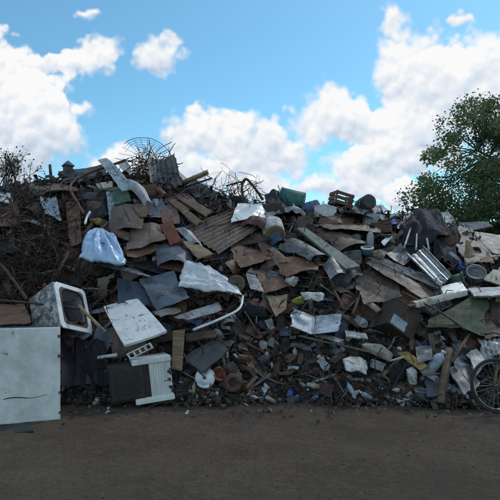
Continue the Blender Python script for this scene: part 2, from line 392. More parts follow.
def plate_fn(c, corr=None, crumple=0.0, bend=(0, 0), fold=None, tear=0.0, rnd_=0.0, seed=0.0, ear=None, drape=0.0):
    """c: four local corners (tl,tr,br,bl)."""
    s = Vector((seed * 7.31, seed * 3.17, seed * 1.7))
    W = ((c[1] - c[0]).length + (c[2] - c[3]).length) / 2; H = ((c[3] - c[0]).length + (c[2] - c[1]).length) / 2
    r4 = random.Random(int(seed * 977)); ears = [(r4.random() < 0.5, r4.random() < 0.5, r4.uniform(0.35, 0.6), r4.uniform(-1, 1)) for _ in range(2)]
    ear_a = (0.10 if ear is None else ear) * min(W, H)
    def fn(u, v):
        if rnd_:
            a = 2 * u - 1; b = 2 * v - 1
            k = rnd_ ; a2 = a * math.sqrt(1 - k * b * b / 2); b2 = b * math.sqrt(1 - k * a * a / 2)
            u2 = (a2 + 1) / 2; v2 = (b2 + 1) / 2
        else: u2, v2 = u, v
        if tear:
            q = Vector((u * W * 5, v * H * 5, 0)) + s
            e = min(u, v, 1 - u, 1 - v)
            k = max(0.0, 1 - e * 5) * tear
            u2 += (noise.noise(q + Vector((9, 0, 0))) + 0.5 * noise.noise(q * 3.3)) * k; v2 += (noise.noise(q + Vector((0, 5, 2))) + 0.5 * noise.noise(q * 3.3 + Vector((4, 0, 0)))) * k
        p = (c[0] * (1 - u2) + c[1] * u2) * (1 - v2) + (c[3] * (1 - u2) + c[2] * u2) * v2
        z = 0.0
        if corr:
            ax, n, amp = corr
            z += amp * math.sin((v2 if ax == 'u' else u2) * n * 2 * math.pi)
        z += bend[0] * (1 - (2 * u2 - 1) ** 2) + bend[1] * (1 - (2 * v2 - 1) ** 2)
        if fold:
            fax, pos, amp = fold
            k = u2 if fax == 'u' else v2
            z += amp * max(0.0, 1 - abs(k - pos) / max(pos, 1 - pos))
        for eu, ev, e0, ea in ears:
            k = (u2 if eu else 1 - u2) + (v2 if ev else 1 - v2) - 1 - e0 * 0.7
            if k > 0: z += ear_a * ea * k * 4.5
        if drape:
            q = Vector((u2 * W * 4.5, v2 * H * 1.0, 0)) + s
            z += drape * (0.6 - 1.6 * abs(noise.noise(q)) + 0.3 * noise.noise(q * 2.1))
        if crumple:
            q = Vector((u2 * W, v2 * H, 0)) + s
            z += crumple * (noise.noise(q * 2.3) + 0.55 * abs(noise.noise(q * 5.1)) + 0.25 * noise.noise(q * 11))
        return p + Vector((0, 0, z))
    return fn

def sheet(name, label, cat, corners, mat, lift=0.14, thick=0.006, short=None, n=None, group=None, **kw):
    """a plate whose four corners (tl,tr,br,bl) rest at these points on the heap's face"""
    L = lift if isinstance(lift, (list, tuple)) else (lift,) * 4
    if len(L) == 2: L = (L[0], L[0], L[1], L[1])
    c3 = [P(x, y, l) for (x, y), l in zip(corners, L)]
    mw = quad_frame(c3); inv = mw.inverted(); lc = [inv @ v for v in c3]
    W = (lc[1] - lc[0]).length; H = (lc[3] - lc[0]).length
    nn = n or (max(8, min(34, int(W / 0.035))), max(8, min(34, int(H / 0.035))))
    if kw.get('corr'):
        ax, k, _ = kw['corr']; nn = (nn[0], int(k * 8)) if ax == 'u' else (int(k * 8), nn[1])
    kw.setdefault('crumple', 0.022); kw.setdefault('tear', 0.06); kw.setdefault('seed', rnd.random() * 50)
    if thick >= 0.015: kw.setdefault('ear', 0.0)
    me = grid_mesh(name, plate_fn(lc, **kw), nn[0], nn[1], thick)
    o = link(name, me, mat, mw=mw); tag(o, label, cat, group)
    cx = sum(p[0] for p in corners) / 4; cy = sum(p[1] for p in corners) / 4
    hero(cx, cy, short, 0.35 * max(max(p[0] for p in corners) - min(p[0] for p in corners), max(p[1] for p in corners) - min(p[1] for p in corners)))
    return o

def catmull(pts, per=6):
    out = []
    q = [pts[0] * 2 - pts[1]] + pts + [pts[-1] * 2 - pts[-2]]
    for i in range(1, len(q) - 2):
        for k in range(per):
            t = k / per; a, b, c, d_ = q[i - 1], q[i], q[i + 1], q[i + 2]
            out.append(0.5 * ((2 * b) + (c - a) * t + (2 * a - 5 * b + 4 * c - d_) * t * t + (3 * b - a - 3 * c + d_) * t ** 3))
    out.append(pts[-1]); return out
def tube_geo(pts, rad, sides=8, closed=False, V=None, Fc=None):
    V = [] if V is None else V; Fc = [] if Fc is None else Fc
    base = len(V); n = len(pts)
    t0 = (pts[1] - pts[0]).normalized(); ref = Vector((0, 0, 1)) if abs(t0.z) < 0.9 else Vector((1, 0, 0))
    nrm = t0.cross(ref).normalized()
    for i in range(n):
        if closed: t = (pts[(i + 1) % n] - pts[i - 1]).normalized()
        else: t = (pts[min(i + 1, n - 1)] - pts[max(i - 1, 0)]).normalized()
        nrm = (nrm - t * nrm.dot(t)).normalized(); bi = t.cross(nrm)
        r_ = rad[i] if isinstance(rad, (list, tuple)) else rad
        for k in range(sides):
            a = 2 * math.pi * k / sides; V.append(pts[i] + (nrm * math.cos(a) + bi * math.sin(a)) * r_)
    for i in range(n if closed else n - 1):
        j = (i + 1) % n
        for k in range(sides):
            Fc.append((base + i * sides + k, base + i * sides + (k + 1) % sides, base + j * sides + (k + 1) % sides, base + j * sides + k))
    if not closed:
        Fc.append(tuple(base + k for k in range(sides - 1, -1, -1))); Fc.append(tuple(base + (n - 1) * sides + k for k in range(sides)))
    return V, Fc
def tube(name, label, cat, pts, mat, rad=0.015, lift=0.25, short=None, smooth_=True, sides=8, group=None):
    """a pipe or bar through points (px,py[,lift]) on the heap"""
    w = [P(p[0], p[1], p[2] if len(p) > 2 else lift) for p in pts]
    cen = sum(w, Vector()) / len(w); x = (w[-1] - w[0]).normalized()
    mw = Matrix.Translation(cen) @ x.to_track_quat('X', 'Z').to_matrix().to_4x4(); inv = mw.inverted()
    lw = [inv @ v for v in w]
    if len(lw) > 2 and smooth_: lw = catmull(lw)
    V, Fc = tube_geo(lw, rad, sides); o = link(name, mesh(name, V, Fc, True), mat, mw=mw); tag(o, label, cat, group)
    hero(sum(p[0] for p in pts) / len(pts), sum(p[1] for p in pts) / len(pts), short, 6); return o

def box_bm(sx, sy, sz, bev=0.01, loc=(0, 0, 0), seg=2, bm=None):
    own = bm is None; bm = bm or bmesh.new()
    r = bmesh.ops.create_cube(bm, size=1); vs = r['verts']
    for v in vs: v.co = Vector((v.co.x * sx + loc[0], v.co.y * sy + loc[1], v.co.z * sz + loc[2]))
    if bev:
        es = list({e for v in vs for e in v.link_edges})
        bmesh.ops.bevel(bm, geom=es, offset=min(bev, 0.45 * min(sx, sy, sz)), segments=seg, profile=0.6, affect='EDGES')
    return bm
def frame_at(px_, py_, lift, rot):
    p = P(px_, py_, lift); return Matrix.Translation(p) @ Euler([R(a) for a in rot], 'XYZ').to_matrix().to_4x4()
def part_box(root, name, dims, loc, mat, bev=0.008, rot=None, label=None):
    bm = box_bm(*dims, bev=bev); me = bm_mesh(bm, name)
    o = link(name, me, mat, parent=root); o.location = loc
    if rot: o.rotation_euler = [R(a) for a in rot]
    if label: o['label'] = label
    return o
def lathe_me(name, prof, sides=28, dent=0.0, seed=0.0, squash=1.0):
    """prof: list of (r, z)"""
    V = []; Fc = []
    for r_, z in prof:
        for k in range(sides):
            a = 2 * math.pi * k / sides; p = Vector((math.cos(a) * r_, math.sin(a) * r_ * squash, z))
            if dent: p += Vector((math.cos(a), math.sin(a), 0)) * (noise.noise(p * 6 + Vector((seed, seed * 2, 0))) * dent)
            V.append(p)
    for i in range(len(prof) - 1):
        for k in range(sides):
            Fc.append((i * sides + k, i * sides + (k + 1) % sides, (i + 1) * sides + (k + 1) % sides, (i + 1) * sides + k))
    Fc.append(tuple(range(sides - 1, -1, -1))); Fc.append(tuple((len(prof) - 1) * sides + k for k in range(sides)))
    me = mesh(name, V, Fc)
    me.polygons.foreach_set('use_smooth', [len(p.vertices) == 4 for p in me.polygons]); return me
def bag_me(name, sx, sy, sz, seed, rough=0.22, sub=4, pinch=0.0):
    """slack film: flat facets between sharp creases, then fine wrinkles"""
    r3 = random.Random(int(seed * 1000)); bm = bmesh.new(); bmesh.ops.create_icosphere(bm, subdivisions=sub, radius=1)
    s = Vector((seed * 5.3, seed * 2.1, seed)); nf = 22
    pl = [(Vector((r3.gauss(0, 1), r3.gauss(0, 1), r3.gauss(0, 1))).normalized(), 1 - rough * r3.uniform(0.2, 1.9)) for _ in range(nf)]
    for v in bm.verts:
        p = v.co.normalized()
        k = min([h / max(0.3, n_.dot(p)) for n_, h in pl] + [1.15])
        q = p * 2.1 + s; w = q + Vector((noise.noise(q * 1.3), noise.noise(q * 1.3 + Vector((7, 0, 0))), 0)) * 0.6
        k = k * 1.3 + rough * (0.9 * (0.25 - abs(noise.noise(w * 0.9))) + 0.45 * (0.25 - abs(noise.noise(w * 2.0))) + 0.12 * (0.25 - abs(noise.noise(w * 5.0))))
        p = p * k
        if pinch and p.z > 0: f = 1 - pinch * p.z; p.x *= f; p.y *= f
        v.co = Vector((p.x * sx, p.y * sy, max(p.z, -0.75) * sz))
    return bm_mesh(bm, name, True)
def bag(name, label, cat, px_, py_, size, mat, lift=0.15, rot=(0, 0, 0), short=None, rough=0.22, pinch=0.0, group=None):
    me = bag_me(name, *size, rnd.random() * 40, rough, 5 if max(size) > 0.2 else 4, pinch)
    o = link(name, me, mat, mw=frame_at(px_, py_, lift, rot)); tag(o, label, cat, group); hero(px_, py_, short, 12); return o

# ------------------------------------------------------------------ ground
def axis(lo, hi, d0, d1, step):
    a = list(np.arange(d0, d1 + 1e-6, step)); s = step; x = d1
    while x < hi: s *= 1.35; x = min(hi, x + s); a.append(x)
    s = step; x = d0; b = []
    while x > lo: s *= 1.35; x = max(lo, x - s); b.append(x)
    return np.array(b[::-1] + a)
gx = axis(-900, 900, -4.2, 4.2, 0.07); gy = axis(-300, 1500, 2.4, 7.4, 0.06)
def rut(x, y):
    z = 0.0
    for yc in (4.25, 5.55):
        t_ = y - yc - 0.10 * math.sin(x * 0.6 + yc) - 0.03 * x
        z -= 0.020 * math.exp(-(t_ / 0.13) ** 2) * (0.6 + 0.5 * noise.noise(Vector((x * 0.9, yc, 0)))) - 0.010 * math.exp(-((abs(t_) - 0.24) / 0.08) ** 2)
    return z
GV = []
for x in gx:
    for y in gy:
        z = 0.0
        if abs(x) < 8 and -1 < y < 12:
            q = Vector((x, y, 0)); z = 0.030 * noise.noise(q * 0.8) + 0.016 * noise.noise(q * 2.6) + 0.008 * noise.noise(q * 7.0) + 0.006 * noise.noise(q * 15.0) - 0.012 + rut(x, y)
        GV.append((x, y, z))
ny = len(gy)
gm = mesh('ground', GV, [(i * ny + j, (i + 1) * ny + j, (i + 1) * ny + j + 1, i * ny + j + 1) for i in range(len(gx) - 1) for j in range(ny - 1)], True)
g = link('ground', gm, 'dirt'); g['kind'] = 'structure'; g['label'] = 'bare dark brown dirt yard in front of the heap'

# ------------------------------------------------------------------ the mass of the heap
nx_, ny_ = 250, 180
xs = np.linspace(-7.6, 8.2, nx_); ys = np.linspace(6.1, 15.9, ny_)
V = []
for x in xs:
    for y in ys:
        z = Zs(x, y)
        q = Vector((x, y, z))
        k = 0.10 * noise.noise(q * 1.7) + 0.10 * abs(noise.noise(q * 3.9)) + 0.05 * noise.noise(q * 9) - 0.08
        V.append(q + normal_at(x, y) * k * (1 if y > foot(x) else 0.2))
mm = mesh('scrap_mound', V, [(i * ny_ + j, (i + 1) * ny_ + j, (i + 1) * ny_ + j + 1, i * ny_ + j + 1) for i in range(nx_ - 1) for j in range(ny_ - 1)])
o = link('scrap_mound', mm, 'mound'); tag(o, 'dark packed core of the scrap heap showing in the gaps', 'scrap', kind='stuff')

def scatter_pieces(name, label, cat, n, sampler, sizer, mat, tilt=0.9, out=0.06):
    """uncountable small pieces: bent slabs as one mesh"""
    V = []; Fc = []
    for i in range(n):
        px_, py_ = sampler(); p = P(px_, py_); nrm = normal_at(p.x, p.y)
        L, W, T = sizer()
        ax = Vector((rnd.gauss(0, 1), rnd.gauss(0, 1), rnd.gauss(0, 1))).normalized()
        zz = (nrm + ax * tilt).normalized(); t = zz.orthogonal().normalized(); t = Matrix.Rotation(rnd.random() * 6.28, 3, zz) @ t; b = zz.cross(t)
        p = p + nrm * rnd.uniform(-0.03, out)
        if p.z < 0.02: p.z = 0.02
        k = rnd.uniform(-0.35, 0.35) * L; base = len(V); sk = rnd.uniform(-0.3, 0.3)
        for (u, hh) in ((-0.5, 0.0), (0.05, k), (0.5, 0.0)):
            w = W * rnd.uniform(0.7, 1.15)
            for (s, h2) in ((-0.5, 0), (0.5, 0), (0.5, T), (-0.5, T)):
                V.append(p + t * (u * L + s * sk * W) + b * (s * w) + zz * (hh + h2))
        for a in (0, 4):
            for q in range(4): Fc.append((base + a + q, base + a + (q + 1) % 4, base + a + 4 + (q + 1) % 4, base + a + 4 + q))
        Fc.append((base + 3, base + 2, base + 1, base)); Fc.append((base + 8, base + 9, base + 10, base + 11))
    o = link(name, mesh(name, V, Fc), mat); tag(o, label, cat, kind='stuff'); return o
def s_low(): return rnd.uniform(-15, 515), min(408, 404 - abs(rnd.gauss(0, 32)))
def s_spill(): return rnd.uniform(60, 505), 405 + abs(rnd.gauss(0, 7))
def s_all():
    x = rnd.uniform(-20, 520); return x, rnd.uniform(float(np.interp(x, RIDGE_PX, RIDGE_PY)) + 6, 404)
def s_top():
    x = rnd.uniform(-20, 520); return x, float(np.interp(x, RIDGE_PX, RIDGE_PY)) + 6 + abs(rnd.gauss(0, 16))
scatter_pieces('small_litter', 'dense mixed small litter packed along the foot of the heap', 'litter', 6000, s_low,
               lambda: (rnd.uniform(0.03, 0.12), rnd.uniform(0.02, 0.07), rnd.uniform(0.003, 0.02)), 'shards')
scatter_pieces('spilled_litter', 'scraps and crumbs spilled on the dirt before the heap', 'litter', 230, s_spill,
               lambda: (rnd.uniform(0.015, 0.07), rnd.uniform(0.01, 0.04), rnd.uniform(0.003, 0.012)), 'shards', 0.3, 0.0)
scatter_pieces('scrap_fragments', 'countless small rusty and dark fragments between the bigger scraps', 'scrap', 5200, s_all,
               lambda: (rnd.uniform(0.06, 0.26), rnd.uniform(0.03, 0.13), rnd.uniform(0.003, 0.015)), 'shards', 0.8, 0.05)
scatter_pieces('ridge_fragments', 'small jagged fragments bristling along the top of the heap', 'scrap', 1300, s_top,
               lambda: (rnd.uniform(0.08, 0.34), rnd.uniform(0.02, 0.12), rnd.uniform(0.003, 0.015)), 'shards', 1.1, 0.13)

def wire_mass(name, label, cat, n, sampler, length, rad, mat='wires', out=0.16, curl=0.5):
    V = []; Fc = []
    for i in range(n):
        px_, py_ = sampler(); p = P(px_, py_); nrm = normal_at(p.x, p.y) if p.y < YR - 0.05 else Vector((0, -0.2, 1)).normalized()
        d_ = Vector((rnd.gauss(0, 1), rnd.gauss(0, 0.7), rnd.gauss(0, 0.7))).normalized()
        L = rnd.uniform(*length); pts = []; q = p + nrm * rnd.uniform(0, out); ns = 7
        for k in range(ns):
            pts.append(q.copy()); q = q + d_ * (L / ns)
            d_ = (d_ + Vector((rnd.gauss(0, 1), rnd.gauss(0, 1), rnd.gauss(0, 1))) * curl * 0.5 + Vector((0, 0, -0.04))).normalized()
            s_ = Zs(q.x, q.y)
            if q.z < s_ + 0.02: q.z = s_ + 0.03; d_.z = abs(d_.z)
        tube_geo(pts, rnd.uniform(*rad), 4, False, V, Fc)
    o = link(name, mesh(name, V, Fc, True), mat); tag(o, label, cat, kind='stuff'); return o
wire_mass('wire_tangle', 'dark brown tangle of wire and roots on the left of the heap', 'wire', 1500,
          lambda: (min(100, max(-20, rnd.gauss(32, 28))), rnd.uniform(196, 312)), (0.2, 0.8), (0.003, 0.010), 'wires_dark')
wire_mass('wire_tangle', 'thin rods and wire sticking out along the ridge by the hoop', 'wire', 110,
          lambda: (rnd.uniform(196, 262), rnd.uniform(184, 202)), (0.2, 0.6), (0.003, 0.007), out=0.15, curl=0.4)
wire_mass('scrap_spikes', 'thin spiky scrap fringing the ridge from the hoop to the tree', 'wire', 240,
          lambda: (lambda x: (x, float(np.interp(x, RIDGE_PX, RIDGE_PY)) + rnd.uniform(2, 12)))(rnd.uniform(170, 470)), (0.12, 0.4), (0.004, 0.010), out=0.12, curl=0.3)
wire_mass('wire_tangle', 'tangled wire heaped beneath the mesh dish', 'wire', 200,
          lambda: (rnd.gauss(147, 9), rnd.uniform(163, 184)), (0.2, 0.6), (0.004, 0.009), out=0.25)
wire_mass('wire_tangle', 'loose wires, cords and twigs strung through the whole heap', 'wire', 1500,
          lambda: (lambda x: (x, rnd.uniform(float(np.interp(x, RIDGE_PX, RIDGE_PY)) + 8, 402)))(rnd.uniform(60, 520)), (0.2, 0.8), (0.0025, 0.008), out=0.1)

# ------------------------------------------------------------------ large sheets and boards (one each)
S = sheet
# --- top left
S('rusty_sheet', 'long dark rusty sheet lying along the left ridge', 'metal sheet', [(18,186),(74,181),(78,191),(24,197)], 'brown_grey', (0.1,0.3), short='long ridge sheet', crumple=0.03, bend=(0.05,0))
S('rusty_sheet', 'dark flat sheet jutting from the ridge under the pointed casing', 'metal sheet', [(58,172),(104,165),(110,176),(66,183)], 'grey_dark', (0.0,0.3), crumple=0.03)
S('white_tub_lid', 'white plastic slab at the left edge of the heap, near the top', 'plastic slab', [(-8,189),(12,194),(13,204),(-6,200)], 'white', (0.2,0.35), thick=0.03, short='white slab at the left edge', rnd_=0.4)
S('brown_board', 'brown board below the white slab at the left edge', 'board', [(-10,207),(20,209),(17,220),(-8,230)], 'brown', (0.2,0.35), thick=0.012)
S('plastic_film', 'crumpled blue-grey plastic film on the upper left slope', 'plastic film', [(40,199),(58,201),(61,222),(45,214)], 'pale_blue', (0.3,0.3), crumple=0.07, tear=0.12, thick=0.003, short='blue-grey film')
S('upright_board', 'narrow brown board standing upright on the upper left slope', 'board', [(66,203),(79,201),(82,244),(70,246)], 'brown', (0.25,0.4), thick=0.018, short='upright brown board')
S('tarpaulin', 'dark blue-black tarpaulin draped in the hollow beside the bent rusty pipe', 'tarpaulin', [(80,190),(109,190),(110,218),(84,222)], 'tarp_dark', (0.1,0.2), crumple=0.03, drape=0.12)
S('pale_strip', 'pale blue upright strip beside the green panel', 'metal strip', [(107,193),(114,191),(115,222),(110,233)], 'pale_blue', (0.25,0.35), short='pale upright strip')
S('foam_wedge', 'tan foam wedge on top of the dark tarpaulin', 'foam', [(96,185),(112,183),(113,188),(99,190)], 'cream', 0.32, thick=0.05)
S('green_metal_sheet', 'green metal panel leaning near the left peak of the heap', 'metal panel', [(111,188),(126,186),(131,201),(115,205)], 'green', (0.3,0.42), thick=0.02, short='green panel')
S('bent_fender', 'pale grey bent sheet strip sloping down from the left peak', 'metal strip', [(97,160),(107,158),(134,188),(122,192)], 'pale_blue', (0.3,0.5), ear=0.02, short='pale bent strip', bend=(0,0.05), thick=0.01)
S('bent_fender', 'pale grey curved sheet arching right below the left peak', 'metal strip', [(122,182),(143,187),(152,205),(146,207)], 'pale_grey', (0.45,0.4), bend=(0.1,0.06), thick=0.01, ear=0.02)
S('white_board', 'white board catching light on the ridge left of the mesh dish', 'board', [(117,163),(126,159),(132,172),(127,176)], 'white', (0.1,0.2), thick=0.015, short='white board on the ridge')
S('corrugated_sheet', 'blue-grey corrugated sheet curling up above the ridge', 'corrugated sheet', [(148,154),(174,155),(183,185),(150,182)], 'galv_dull', (0.3,0.45), corr=('v',6,0.018), bend=(-0.16,0), ear=0.05, short='curled corrugated sheet', tear=0.05)
S('maroon_sheet', 'dark maroon sheet below the curled corrugated sheet', 'metal sheet', [(150,193),(180,188),(206,206),(178,212)], 'maroon', (0.1,0.35), crumple=0.03, short='maroon sheet')
S('long_board', 'long brown board sloping right below the maroon sheet', 'board', [(176,197),(184,194),(213,213),(206,218)], 'brown', (0.3,0.42), thick=0.025, short='long sloping board')
S('long_board', 'narrow tan board parallel to the brown board on the upper slope', 'board', [(168,201),(173,198),(202,222),(196,226)], 'wood', (0.32,0.45), thick=0.025)
S('dark_sheet', 'dark grey sheet tilting out of the ridge behind the beam', 'metal sheet', [(172,178),(198,181),(224,196),(196,198)], 'grey_dark', (0.0,0.25))
S('broken_sheet', 'pale blue-grey broken panel above the brown plates', 'panel', [(140,201),(162,198),(170,216),(148,220)], 'slate', (0.25,0.35))
S('rust_sheet', 'reddish brown panel beside the broken blue-grey panel', 'panel', [(158,204),(176,207),(180,224),(163,222)], 'rust', (0.28,0.4))
# --- brown plates
S('brown_plate', 'dull brown rounded plate under the green panel', 'metal plate', [(112,206),(147,207),(143,233),(108,226)], 'brown_grey', (0.32,0.52), rnd_=0.35, short='dull brown rounded plate', bend=(0.05,0.03))
S('brown_plate', 'small pale brown plate overlapping the dull brown rounded plate', 'metal plate', [(132,204),(148,206),(147,217),(139,217)], 'brown', (0.5,0.55), rnd_=0.3)
S('brown_plate', 'narrow brown plate just below the dull brown rounded plate', 'metal plate', [(109,227),(131,233),(129,241),(113,234)], 'brown', (0.42,0.5), rnd_=0.2)
S('brown_plate', 'large grey-brown plate with bent corner at the centre of the brown plates', 'metal plate', [(131,225),(160,224),(166,246),(126,250)], 'brown_grey', (0.3,0.52), fold=('u',0.65,0.05), short='large grey-brown plate')
S('brown_plate', 'brown plate sticking out below the large grey-brown plate', 'metal plate', [(124,246),(158,246),(152,259),(128,257)], 'brown', (0.42,0.5))
S('red_board', 'rust-red board leaning against the large grey-brown plate', 'board', [(160,225),(172,221),(182,241),(170,246)], 'rust_red', (0.42,0.5), thick=0.02, short='rust-red board')
S('grey_plate', 'wide dark blue-grey plate below the rust-red board', 'metal plate', [(152,246),(186,249),(196,258),(158,262)], 'slate', (0.35,0.6), bend=(0.05,0))
S('grey_strip', 'pale grey bent strip right of the rust-red board', 'metal strip', [(176,230),(190,231),(203,244),(192,244)], 'pale_grey', (0.42,0.48), fold=('u',0.5,0.05), short='pale grey bent strip')
S('tan_board', 'tan and orange board with a pale end above the white sack', 'board', [(182,242),(198,243),(213,254),(197,259)], 'wood_tan', (0.45,0.6), thick=0.02, short='tan and orange board')
S('brown_plate', 'rust-brown plate tucked under the wide blue-grey plate', 'metal plate', [(160,258),(192,260),(184,272),(158,268)], 'rust', (0.3,0.45))
S('corrugated_sheet', 'big rusty brown corrugated sheet across the middle of the upper slope', 'corrugated sheet', [(179,229),(236,208),(268,222),(219,254)], 'brown_grey', (0.2,0.42), corr=('u',9,0.020), short='big corrugated sheet', tear=0.02, crumple=0.015, ear=0.04, n=(28,10))
S('corrugated_sheet', 'dark corrugated offcut right of the big corrugated sheet', 'corrugated sheet', [(240,222),(275,222),(272,240),(236,246)], 'rust_dark', (0.15,0.3), corr=('u',6,0.012), tear=0.03)
S('white_sheet', 'bright white sheet with a fold on the ridge, centre', 'sheet', [(237,209),(264,202),(271,213),(231,222)], 'white_clean', (0.15,0.48), fold=('v',0.45,0.06), short='bright white sheet', thick=0.008)
S('white_sheet', 'small white scrap below the bright white sheet by the drum', 'sheet', [(263,209),(276,206),(280,215),(268,218)], 'pale_grey', (0.3,0.4))
# --- centre top
S('dark_cloth', 'dark navy cloth slumped left of the teal bin', 'cloth', [(264,196),(279,191),(289,214),(272,221)], 'tarp_dark', (0.2,0.3), crumple=0.03, drape=0.12)
S('grey_beam', 'long pale grey-green beam sloping down the centre of the heap', 'beam', [(297,229),(306,229),(360,267),(346,270)], 'grey_green', (0.35,0.5), thick=0.05, crumple=0.002, tear=0.004, short='long grey-green beam')
S('grey_plate', 'grey-green curved plate below the white drum', 'metal plate', [(276,244),(300,240),(326,255),(310,262)], 'grey', (0.3,0.45), bend=(0.07,0), short='curved grey-green plate')
S('brown_sheet', 'broad brown sheet right of the white drum', 'metal sheet', [(300,220),(345,224),(352,240),(318,239)], 'brown', (0.1,0.35), short='broad brown sheet', crumple=0.03)
S('brown_sheet', 'brown sheet with a raised edge left of the grey bottle', 'metal sheet', [(322,236),(355,232),(366,248),(340,252)], 'brown_grey', (0.2,0.4), bend=(0.08,0))
S('rust_sheet', 'rust-brown sheet under the big corrugated sheet', 'metal sheet', [(228,248),(268,243),(276,258),(240,268)], 'rust', (0.2,0.35))
S('rust_sheet', 'dark rust sheet tilting left of the curved grey-green plate', 'metal sheet', [(256,240),(275,246),(290,262),(268,264)], 'brown', (0.3,0.42), short='tilted rust sheet')
S('flat_sheet', 'flat grey panel behind the blue cloth', 'panel', [(336,212),(376,210),(388,219),(350,222)], 'grey', (0.05,0.4), short='flat grey panel')
S('flat_sheet', 'pale flat panel at the ridge behind the dark barrel', 'panel', [(340,205),(382,207),(392,212),(352,213)], 'pale_grey', (0.0,0.3))
S('flat_sheet', 'brown flat panel in front of the flat grey panel', 'panel', [(322,214),(356,215),(352,224),(318,222)], 'brown', (0.2,0.42))
S('flat_sheet', 'long brown sheet edge running right below the flat grey panel', 'panel', [(318,224),(378,226),(380,233),(330,231)], 'brown_grey', (0.25,0.5), fold=('u',0.4,0.05))
S('roof_sheet', 'slanting grey sheet right of the blue cloth', 'metal sheet', [(388,215),(418,211),(424,221),(398,229)], 'slate', (0.05,0.4))
S('white_strip', 'short white strip below the blue cloth', 'strip', [(381,242),(389,236),(392,239),(384,246)], 'white', 0.35, thick=0.012, short='short white strip')
S('tarpaulin', 'dark navy tarpaulin draped over the right of the ridge', 'tarpaulin', [(397,223),(436,213),(452,240),(402,254)], 'tarp_dark', (0.15,0.35), crumple=0.03, drape=0.13, bend=(0.16,0.05), short='dark navy tarpaulin')
S('tarpaulin', 'black plastic hanging down right of the pale hoop', 'tarpaulin', [(428,236),(454,232),(462,268),(438,262)], 'tarp_dark', (0.3,0.3), crumple=0.03, drape=0.14)
S('pale_sheet', 'pale creased sheet above the tarpaulin on the right ridge', 'sheet', [(436,214),(449,211),(456,222),(442,225)], 'pale_grey', (0.2,0.35), crumple=0.05)
S('striped_board', 'pinkish tan striped panel leaning on the right slope', 'panel', [(444,227),(464,227),(497,257),(466,263)], 'pink_tan', (0.32,0.6), thick=0.015, short='pink striped panel')
S('cream_sheet', 'cream flat sheet at the right edge of the heap', 'sheet', [(472,231),(508,236),(512,256),(492,254)], 'cream', (0.3,0.6), thick=0.015, short='cream sheet')
S('rusty_trim', 'dark rusty strip between the striped panel and the cream sheet', 'metal strip', [(464,228),(471,229),(502,257),(494,260)], 'rust_dark', (0.25,0.55), thick=0.03)
S('rag', 'crumpled tan rag at the lower end of the striped panel', 'rag', [(461,250),(484,249),(494,263),(466,264)], 'card', (0.55,0.6), crumple=0.1)
S('roof_sheet', 'pale blue roofing strip behind the heap at the right', 'metal sheet', [(457,223),(488,222),(492,231),(462,231)], 'pale_grey', (0.0,0.1), corr=('u',4,0.012))
# --- long grey strips to the right
S('long_grey_sheet', 'long dark grey ribbed sheet sloping right, topmost of the layered strips', 'metal sheet', [(366,257),(380,257),(446,283),(440,290)], 'galv_dull', (0.3,0.6), corr=('v',3,0.012), short='long ribbed grey sheet', thick=0.01)
S('long_grey_sheet', 'long brown-grey sheet directly under the ribbed grey sheet', 'metal sheet', [(364,262),(372,260),(436,291),(424,300)], 'brown_grey', (0.3,0.52), thick=0.01)
S('triangular_sheet', 'grey triangular panel left of the silver tray', 'metal panel', [(385,254),(400,247),(412,258),(404,266)], 'grey', (0.3,0.4))
S('pale_edge_strip', 'pale curved strip along the top edge of the olive green sheet', 'strip', [(412,302),(466,290),(467,295),(416,309)], 'cream', (0.6,0.62), bend=(0,0.05), thick=0.02)
S('green_sheet', 'large olive green sheet on the right slope above the brown post', 'metal sheet', [(436,306),(488,297),(484,336),(424,326)], 'olive', (0.45,0.5), fold=('u',0.55,0.06), short='large olive green sheet', crumple=0.02)
S('white_foam_block', 'flat pale foam block in front of the green bucket', 'foam', [(440,288),(461,283),(467,292),(444,297)], 'white_clean', (0.5,0.66), thick=0.06, short='pale foam block', crumple=0.002, tear=0.01)
S('pale_board', 'pale board at the right edge above the pale ledge', 'board', [(484,280),(494,269),(512,272),(508,287)], 'cream', (0.4,0.55), thick=0.02)
S('pale_ledge', 'pale grey ledge strip at the right edge', 'strip', [(468,289),(512,287),(512,295),(474,297)], 'pale_grey', (0.5,0.7), thick=0.03, short='pale ledge strip')
S('dark_sheet', 'dark brown panel right of the olive green sheet', 'panel', [(486,297),(512,294),(512,340),(484,337)], 'rust_dark', (0.3,0.4))
# --- middle
S('brown_slab', 'dark brown slab at the centre right below the grey-green beam', 'metal plate', [(352,272),(392,268),(402,296),(364,312)], 'rust_dark', (0.2,0.42), short='dark brown slab')
S('brown_slab', 'dark rust slab sloping under the long grey sheets', 'metal plate', [(386,278),(424,296),(414,318),(380,302)], 'brown', (0.25,0.4))
S('rust_sheet', 'rust-brown bent sheet left of the cream paper scrap', 'metal sheet', [(256,274),(280,270),(288,286),(262,294)], 'brown', (0.2,0.35))
S('rust_sheet', 'brown triangular sheet left of the folded white panel', 'metal sheet', [(266,296),(288,294),(286,308),(276,318)], 'card', (0.3,0.42), short='brown triangular sheet')
S('grey_sheet', 'grey torn sheet left of the cream paper scrap', 'metal sheet', [(246,274),(256,276),(264,292),(250,290)], 'grey', (0.35,0.4))
S('brown_sheet', 'wide brown sheet below the curved grey-green plate', 'metal sheet', [(272,264),(322,260),(318,276),(286,278)], 'brown', (0.2,0.4), bend=(0.06,0))
S('grey_sheet', 'bent grey sheet at the foot of the long grey-green beam', 'metal sheet', [(322,262),(338,258),(346,272),(330,280)], 'grey', (0.4,0.5), fold=('u',0.5,0.06), short='bent grey sheet')
S('folded_sheet', 'pale blue-white panel folded in the middle, centre of the heap', 'panel', [(292,308),(342,314),(338,331),(291,326)], 'pale_blue', (0.3,0.62), fold=('u',0.45,-0.10), thick=0.008, ear=0.02, short='folded white panel', crumple=0.006)
